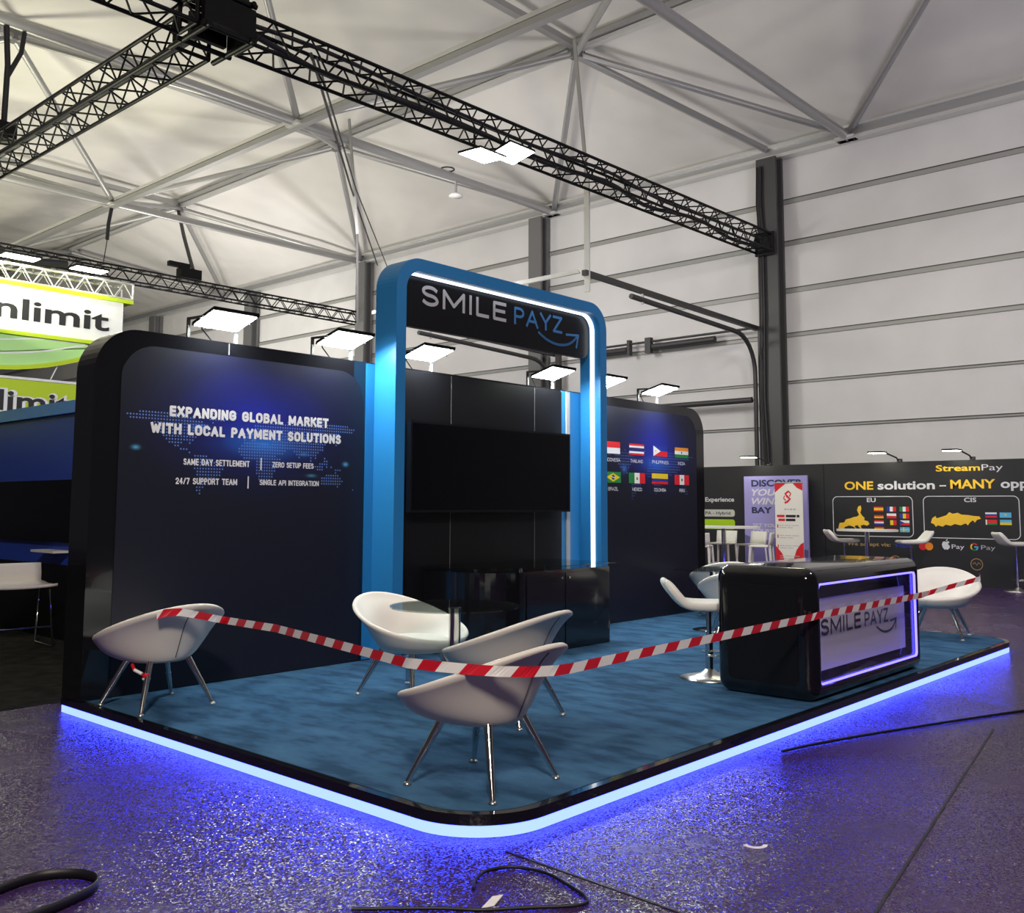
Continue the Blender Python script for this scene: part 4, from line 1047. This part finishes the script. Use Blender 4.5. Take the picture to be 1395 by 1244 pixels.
x = MB(); x.cyl((RX + .005, 9.01, 1.985), (RX + .005, 9.65, 1.985), .014, 'satin_steel'); x.build('top_rail', ru)
g = MB(); O = (RX - .002, 9.64, .10)
for P in ([(0, 1.88), (.26, 1.88), (.10, 1.76), (0, 1.68)], [(.40, 1.88), (.62, 1.88), (.62, 1.72), (.50, 1.78)], [(0, 0), (.25, 0), (.22, .20), (.14, .42), (0, .58)], [(.62, 0), (.32, 0), (.36, .22), (.46, .50), (.55, .62), (.62, .66)]):
    g.flat(P, O, WR, ZA, 'flag_red')
# dragon-like swirl emblem
for q in stroke([(.30, 1.70), (.24, 1.66), (.28, 1.60), (.34, 1.55), (.28, 1.49), (.22, 1.47)], .045) + stroke([(.30, 1.72), (.36, 1.66), (.33, 1.60)], .03) + stroke([(.22, 1.62), (.20, 1.56), (.25, 1.52)], .025):
    g.flat(q, O, WR, ZA, 'flag_red')
g.build('printed_shape', ru)
g = MB()
def bars(y, z, ws, h, m):
    for w_ in ws:
        g.flat(rrect(0, 0, w_, h, .01, (0, 0, 0, 0)), (RX - .0025, y, z), WR, ZA, m); y -= w_ + .02
bars(9.43, 1.42, (.05, .03, .06, .05), .03, 'letter_grey')
bars(9.60, 1.27, (.17,), .05, 'flag_red'); bars(9.40, 1.27, (.22, .06), .05, 'letter_black'); bars(9.57, 1.19, (.15,), .05, 'flag_red'); bars(9.40, 1.19, (.21,), .05, 'letter_black')
for z in (1.05, .84, .63, .42):
    bars(9.60, z, (.025,), .07, 'flag_red'); bars(9.55, z + .045, (.10, .14, .15), .012, 'letter_grey'); bars(9.55, z, (.16, .12), .012, 'letter_grey')
g.build('fine_print', ru)

# bar tables and stools of the far stand
def bar_table(loc, rx, ry, z, label, mname='white_plastic'):
    e = empty('bar_table', (0, 0, 0), label, 'table', 'white bar tables at the black exhibition wall')
    P = [(rx * cos(2 * pi * k / 40), ry * sin(2 * pi * k / 40)) for k in range(40)]
    x = MB(); x.prism(P, (0, 0, z - .04), XA, YA, (0, 0, .04), mname); x.build('tabletop', e)
    x = MB(); x.cyl((0, 0, .02), (0, 0, z - .041), .045, 'chrome', seg=16); x.build('pole', e)
    x = MB(); x.lathe([(0, 0), (.28, 0), (.28, .012), (.05, .03), (0, .03)], 'chrome'); x.build('base_plate', e)
    e.location = loc
    return e
bar_table((18.3, 7.43, 0), .35, .58, 1.07, 'white bar table in front of the yellow region map')
bar_table((17.0, 9.75, 0), .45, .75, 1.11, 'white bar table by the end of the flag wall with white bar chairs')
s2 = make_stool((18.55, 7.98, 0), radians(-138), 'white swivel stool left of the far bar table, under the first region box', 'white swivel stools', .80)
copy_thing(s2, (18.6, 6.72, 0), radians(42), 'white swivel stool between the two region boxes, right of the far bar table')
copy_thing(s2, (19.0, 5.02, 0), radians(-138), 'white swivel stool right of the wallet logos, farthest along the black wall')

def bar_chair(loc, rz, label):
    e = empty('bar_chair', (0, 0, 0), label, 'chair', 'white bar chairs round the bar table'); sz = .76
    b = MB(); b.box((-.21, -.20, sz - .035), (.21, .21, sz), 'cream'); bevel(b.build('seat', e), .015)
    b = MB(); vs = []
    for z, yo in ((sz - .03, -.19), (sz + .10, -.215), (sz + .22, -.235), (sz + .235, -.238)):
        for k in range(7):
            u = -1 + k / 3; vs.append((u * .22, yo + .035 * (u * u) - .0, z))
    n = 7; fs = [(i * n + k, i * n + k + 1, (i + 1) * n + k + 1, (i + 1) * n + k) for i in range(3) for k in range(6)]
    b.add(vs, fs, 'cream', True); bo = b.build('backrest', e); md = bo.modifiers.new('thick', 'SOLIDIFY'); md.thickness = .025; md.offset = 0
    for sx in (-1, 1):
        for sy in (-1, 1):
            b = MB(); b.bar((sx * .19, sy * .18, sz - .036), (sx * .23, sy * .23, 0), .035, .03, 'white_plastic'); b.build('leg', e)
    for a, c_ in (((-.21, .21, .3), (.21, .21, .3)), ((-.21, -.21, .3), (.21, -.21, .3)), ((-.21, -.21, .34), (-.21, .21, .34)), ((.21, -.21, .34), (.21, .21, .34))):
        b = MB(); b.bar(a, c_, .022, .03, 'white_plastic'); b.build('stretcher', e)
    e.location = loc; e.rotation_euler = (0, 0, rz)
    return e
bc = bar_chair((17.0, 8.95, 0), radians(20), 'white bar chair on the poster side of the white bar table')
copy_thing(bc, (16.2, 9.80, 0), radians(-70), 'white bar chair with its back to the stand, half cut by the flag wall edge')
copy_thing(bc, (17.55, 9.45, 0), radians(70), 'white bar chair tucked on the wall side of the white bar table')
copy_thing(bc, (17.75, 10.2, 0), radians(95), 'white bar chair mostly hidden behind the table pole')

# ================================================================== NEIGHBOUR STANDS ON THE LEFT
bw = empty('booth_wall', (4.9, 11, 0), 'dark blue neighbouring booth wall with lighter blue band along its top', 'booth wall')
x = MB(); x.box((4.8, 8.2, 0), (4.95, 16, 2.52), 'booth_blue'); x.build('wall_body', bw)
x = MB(); x.box((4.74, 8.2, 2.52), (4.97, 16, 2.66), 'booth_band'); x.build('top_band', bw)
x = MB(); x.box((4.77, 8.2, .0), (4.799, 16, .82), 'black_satin'); x.build('lower_panel', bw)
x = MB(); x.box((4.745, 8.2, 1.07), (4.798, 15, 1.77), 'screen_black'); tag(x.build('wall_screen'), 'wide black screen on the dark blue booth wall', 'screen')
x = MB(); x.box((4.60, 10.9, .96), (4.799, 11.5, .985), 'white_plastic'); tag(x.build('wall_shelf'), 'small pale shelf on the blue booth wall beside the stand', 'shelf')
x = MB(); x.box((-6, 7.6, 0.0005), (4.77, 24, .004), 'dark_carpet'); tag(x.build('booth_carpet'), 'worn dark grey carpet of the neighbouring booth', 'carpet')

ws = empty('wire_stool', (4.16, 10.76, 0.005), 'white shell stool on thin wire legs by the blue booth', 'stool', rz=radians(176))
MW = world_of(ws); L3 = lambda x_, y_, z_: MW @ V((x_, y_, z_))
sz = .62; b = MB(); vs = []
prof = [(.25, .0), (.10, -.015), (-.08, -.015), (-.19, .0), (-.235, .045), (-.25, .13), (-.262, .235)]
for side in (0, 1):
    for i, (yy, zz) in enumerate(prof):
        hw = (.35, .355, .36, .36, .33, .325, .32)[i]
        for j in range(9):
            u = -1 + j / 4; dy, dz = (0, .03) if i < 4 else (.03, .008)
            vs.append(L3(u * hw, yy + (dy if side else 0) + (.03 * u * u if i > 4 else 0), sz + zz + (dz if side else 0) + (.015 * u * u if i < 4 else 0)))
n = 63; fs = []
for i in range(6):
    for j in range(8):
        q = i * 9 + j; fs += [(q, q + 9, q + 10, q + 1), (n + q, n + q + 1, n + q + 10, n + q + 9)]
    fs += [(i * 9, n + i * 9, n + i * 9 + 9, i * 9 + 9), (i * 9 + 8, i * 9 + 17, n + i * 9 + 17, n + i * 9 + 8)]
for j in range(8):
    fs += [(j, j + 1, n + j + 1, n + j), (54 + j, n + 54 + j, n + 55 + j, 55 + j)]
b.add(vs, fs, 'white_plastic', True); b.build('seat', ws, weld=True)
for s_ in (-1, 1):
    x_ = s_ * .30
    b = MB(); b.tube([L3(*p) for p in ((x_, .17, sz - .02), (x_ * 1.06, .27, .03), (x_ * 1.06, .24, .014), (x_ * 1.06, -.24, .014), (x_ * 1.06, -.27, .03), (x_, -.14, sz - .02))], .011, 'chrome', 8); b.build('leg', ws)
b = MB(); b.tube([L3(-.31, .24, .22), L3(.31, .24, .22)], .008, 'chrome', 8); b.build('stretcher', ws)

# green and white hanging banner on its silver truss
hb = empty('hanging_banner', (4.5, 16, 3.6), 'white hanging banner lettered in black with lime edges and green curved skirt', 'banner')
x = MB(); x.box((0.5, 16.0, 4.22), (7.74, 16.5, 4.94), 'banner_white'); x.cyl((7.72, 16.02, 4.22), (7.72, 16.02, 4.94), .02, 'banner_white'); x.build('banner_box', hb)
x = MB(); x.box((0.5, 15.96, 4.94), (7.90, 16.55, 5.0), 'lime'); x.build('lime_edge', hb)
x = MB(); x.box((0.5, 15.96, 4.16), (7.76, 16.5, 4.22), 'lime'); x.build('lime_edge', hb)
cur = [(0.5 + 7.2 * k / 30, 3.60 + .02 * k / 30 + .56 * max(0, (k / 30 - .70) / .30) ** 2) for k in range(31)]
x = MB(); x.prism([(7.7, 4.16), (0.5, 4.16)] + cur, (0, 16.03, 0), XA, ZA, (0, .05, 0), 'pale_green'); sk = x.build('skirt', hb)
x = MB()
for q in stroke(cur, .07): x.prism(q, (0, 16.0, 0), XA, ZA, (0, .028, 0), 'lime')
x.build('lime_edge', hb)
for dz, wd in ((.20, .022), (.42, .022)):
    x = MB(); pts = [(a, min(c_ + dz + .04 * sin(a * 1.2), 4.15)) for a, c_ in cur]
    for q in stroke(pts, wd): x.flat(q, (0, 16.028, 0), XA, ZA, 'banner_white')
    x.build('printed_line', sk)
x = MB(); wu = wid('unlimit', .02) / wid('limit', .02) * 1.42; x.text('unlimit', (7.50 - wu, 15.99, 4.42), XA, ZA, wu, .34, 'letter_black', .02, depth=.005); x.build('lettering', hb)
ls = empty('lime_sign', (4.5, 16, 2.6), 'lime green sign lettered in black below the hanging banner', 'sign')
x = MB(); x.box((0.5, 16.1, 2.60), (7.2, 16.4, 3.50), 'lime'); x.build('sign_board', ls)
x = MB(); x.box((0.5, 16.08, 3.47), (7.2, 16.42, 3.51), 'banner_white'); x.build('top_edge', ls)
x = MB(); wu = wid('unlimit', .02) / wid('limit', .02) * 1.12; x.text('unlimit', (6.95 - wu, 16.086, 2.97), XA, ZA, wu, .33, 'letter_black', .02); x.text('unlimit', (6.965 - wu, 16.094, 2.965), XA, ZA, wu + .03, .34, 'banner_white', .06); x.build('lettering', ls)
x = MB(); x.cyl((6.62, 16.1, 3.52), (6.72, 16.1, 3.75), .012, 'banner_white'); tag(x.build('hanger_rod'), 'thin pale rod between the green skirt and the lime sign', 'rod')
t4 = truss('banner_truss', (0.5, 16.25, 5.03), (7.92, 16.25, 5.03), .42, .27, 'aluminium_bright', 'silver truss carrying the white hanging banner', 22, .022, .011)
GB = 'lamps on the silver banner truss'
for k, (xx, lab) in enumerate(((7.05, 'lit lamp near the end of the silver banner truss'), (5.95, 'lit lamp at the picture edge on the silver banner truss'))):
    e = empty('truss_lamp', (xx, 15.8, 5.36), lab, 'lamp', GB)
    h = MB(); h.box((xx - .28, 15.68, 5.375), (xx + .28, 16.0, 5.41), 'black_paint'); h.build('housing', e)
    h = MB(); h.box((xx - .26, 15.70, 5.366), (xx + .26, 15.98, 5.3745), 'flood_small'); h.build('lens', e)
    h = MB(); h.bar((xx, 15.95, 5.40), (xx, 16.1, 5.33), .04, .03, 'black_paint'); h.build('bracket', e)
x = MB(); x.tube([(4.4 + .35 * k, 16.25, 5.46 + .05 * sin(k * 2.1)) for k in range(8)], .07, 'cord_black', 8); tag(x.build('cable_bundle'), 'thick black cable bundle lying along the silver truss', 'cable')

# ================================================================== THINGS ON THE FLOOR
rb = MB(); P = [(1.30, 3.80), (1.48, 4.02), (1.70, 4.10), (1.83, 4.04), (1.88, 3.92), (1.83, 3.82), (1.70, 3.76), (1.52, 3.72)]
def floor_strap(P, hw, name, label):
    b = MB(); Q = smooth(P)
    for lay in (0,):
        b.ribbon([V((p[0], p[1], .022)) for p in Q], [V((0, 0, .040)) for _ in Q], 'cord_black')
    n = len(Q)
    o = b.build(name); md = o.modifiers.new('thick', 'SOLIDIFY'); md.thickness = .006; md.offset = 0
    return tag(o, label, 'strap')
floor_strap(P, .02, 'black_strap', 'looped flat black strap lying on the floor in the bottom left corner')
def cable(P, r, label, name='floor_cable'):
    b = MB(); b.tube([(p[0], p[1], r + .001) for p in smooth(P)], r, 'cord_black', 6); return tag(b.build(name), label, 'cable')
cable([(2.40, 2.96), (2.62, 2.73), (2.72, 2.60), (2.86, 2.48), (3.00, 2.36), (3.07, 2.38), (3.12, 2.50), (3.16, 2.66), (3.12, 2.80), (3.02, 2.85), (2.92, 2.82), (2.84, 2.76)], .007, 'thin black cable coiled in a loop on the floor below the platform corner')
cable([(5.64, 2.86), (6.0, 2.78), (6.55, 2.61), (7.3, 2.35), (7.96, 2.11), (9.5, 1.55)], .009, 'black cable running across the floor beside the lit platform edge')
x = MB(); x.prism([(2.74, 2.62), (2.79, 2.60), (2.89, 2.645), (2.85, 2.665)], (0, 0, .001), XA, YA, (0, 0, .002), 'paper_white'); tag(x.build('paper_scrap'), 'scrap of white paper inside the coiled cable loop', 'paper')
x = MB(); q = arc(4.06, 2.20, .055, pi * 1.05, pi * 1.95, 10); q2 = arc(4.06, 2.20, .035, pi * 1.95, pi * 1.05, 10); x.prism([(4.06 + (a - 4.06) * .66 + (b_ - 2.2) * .75, 2.2 + (b_ - 2.2) * .66 - (a - 4.06) * .75) for a, b_ in q + q2], (0, 0, .001), XA, YA, (0, 0, .003), 'counter_panel'); tag(x.build('floor_sticker'), 'pale crescent scrap stuck on the open floor', 'sticker')
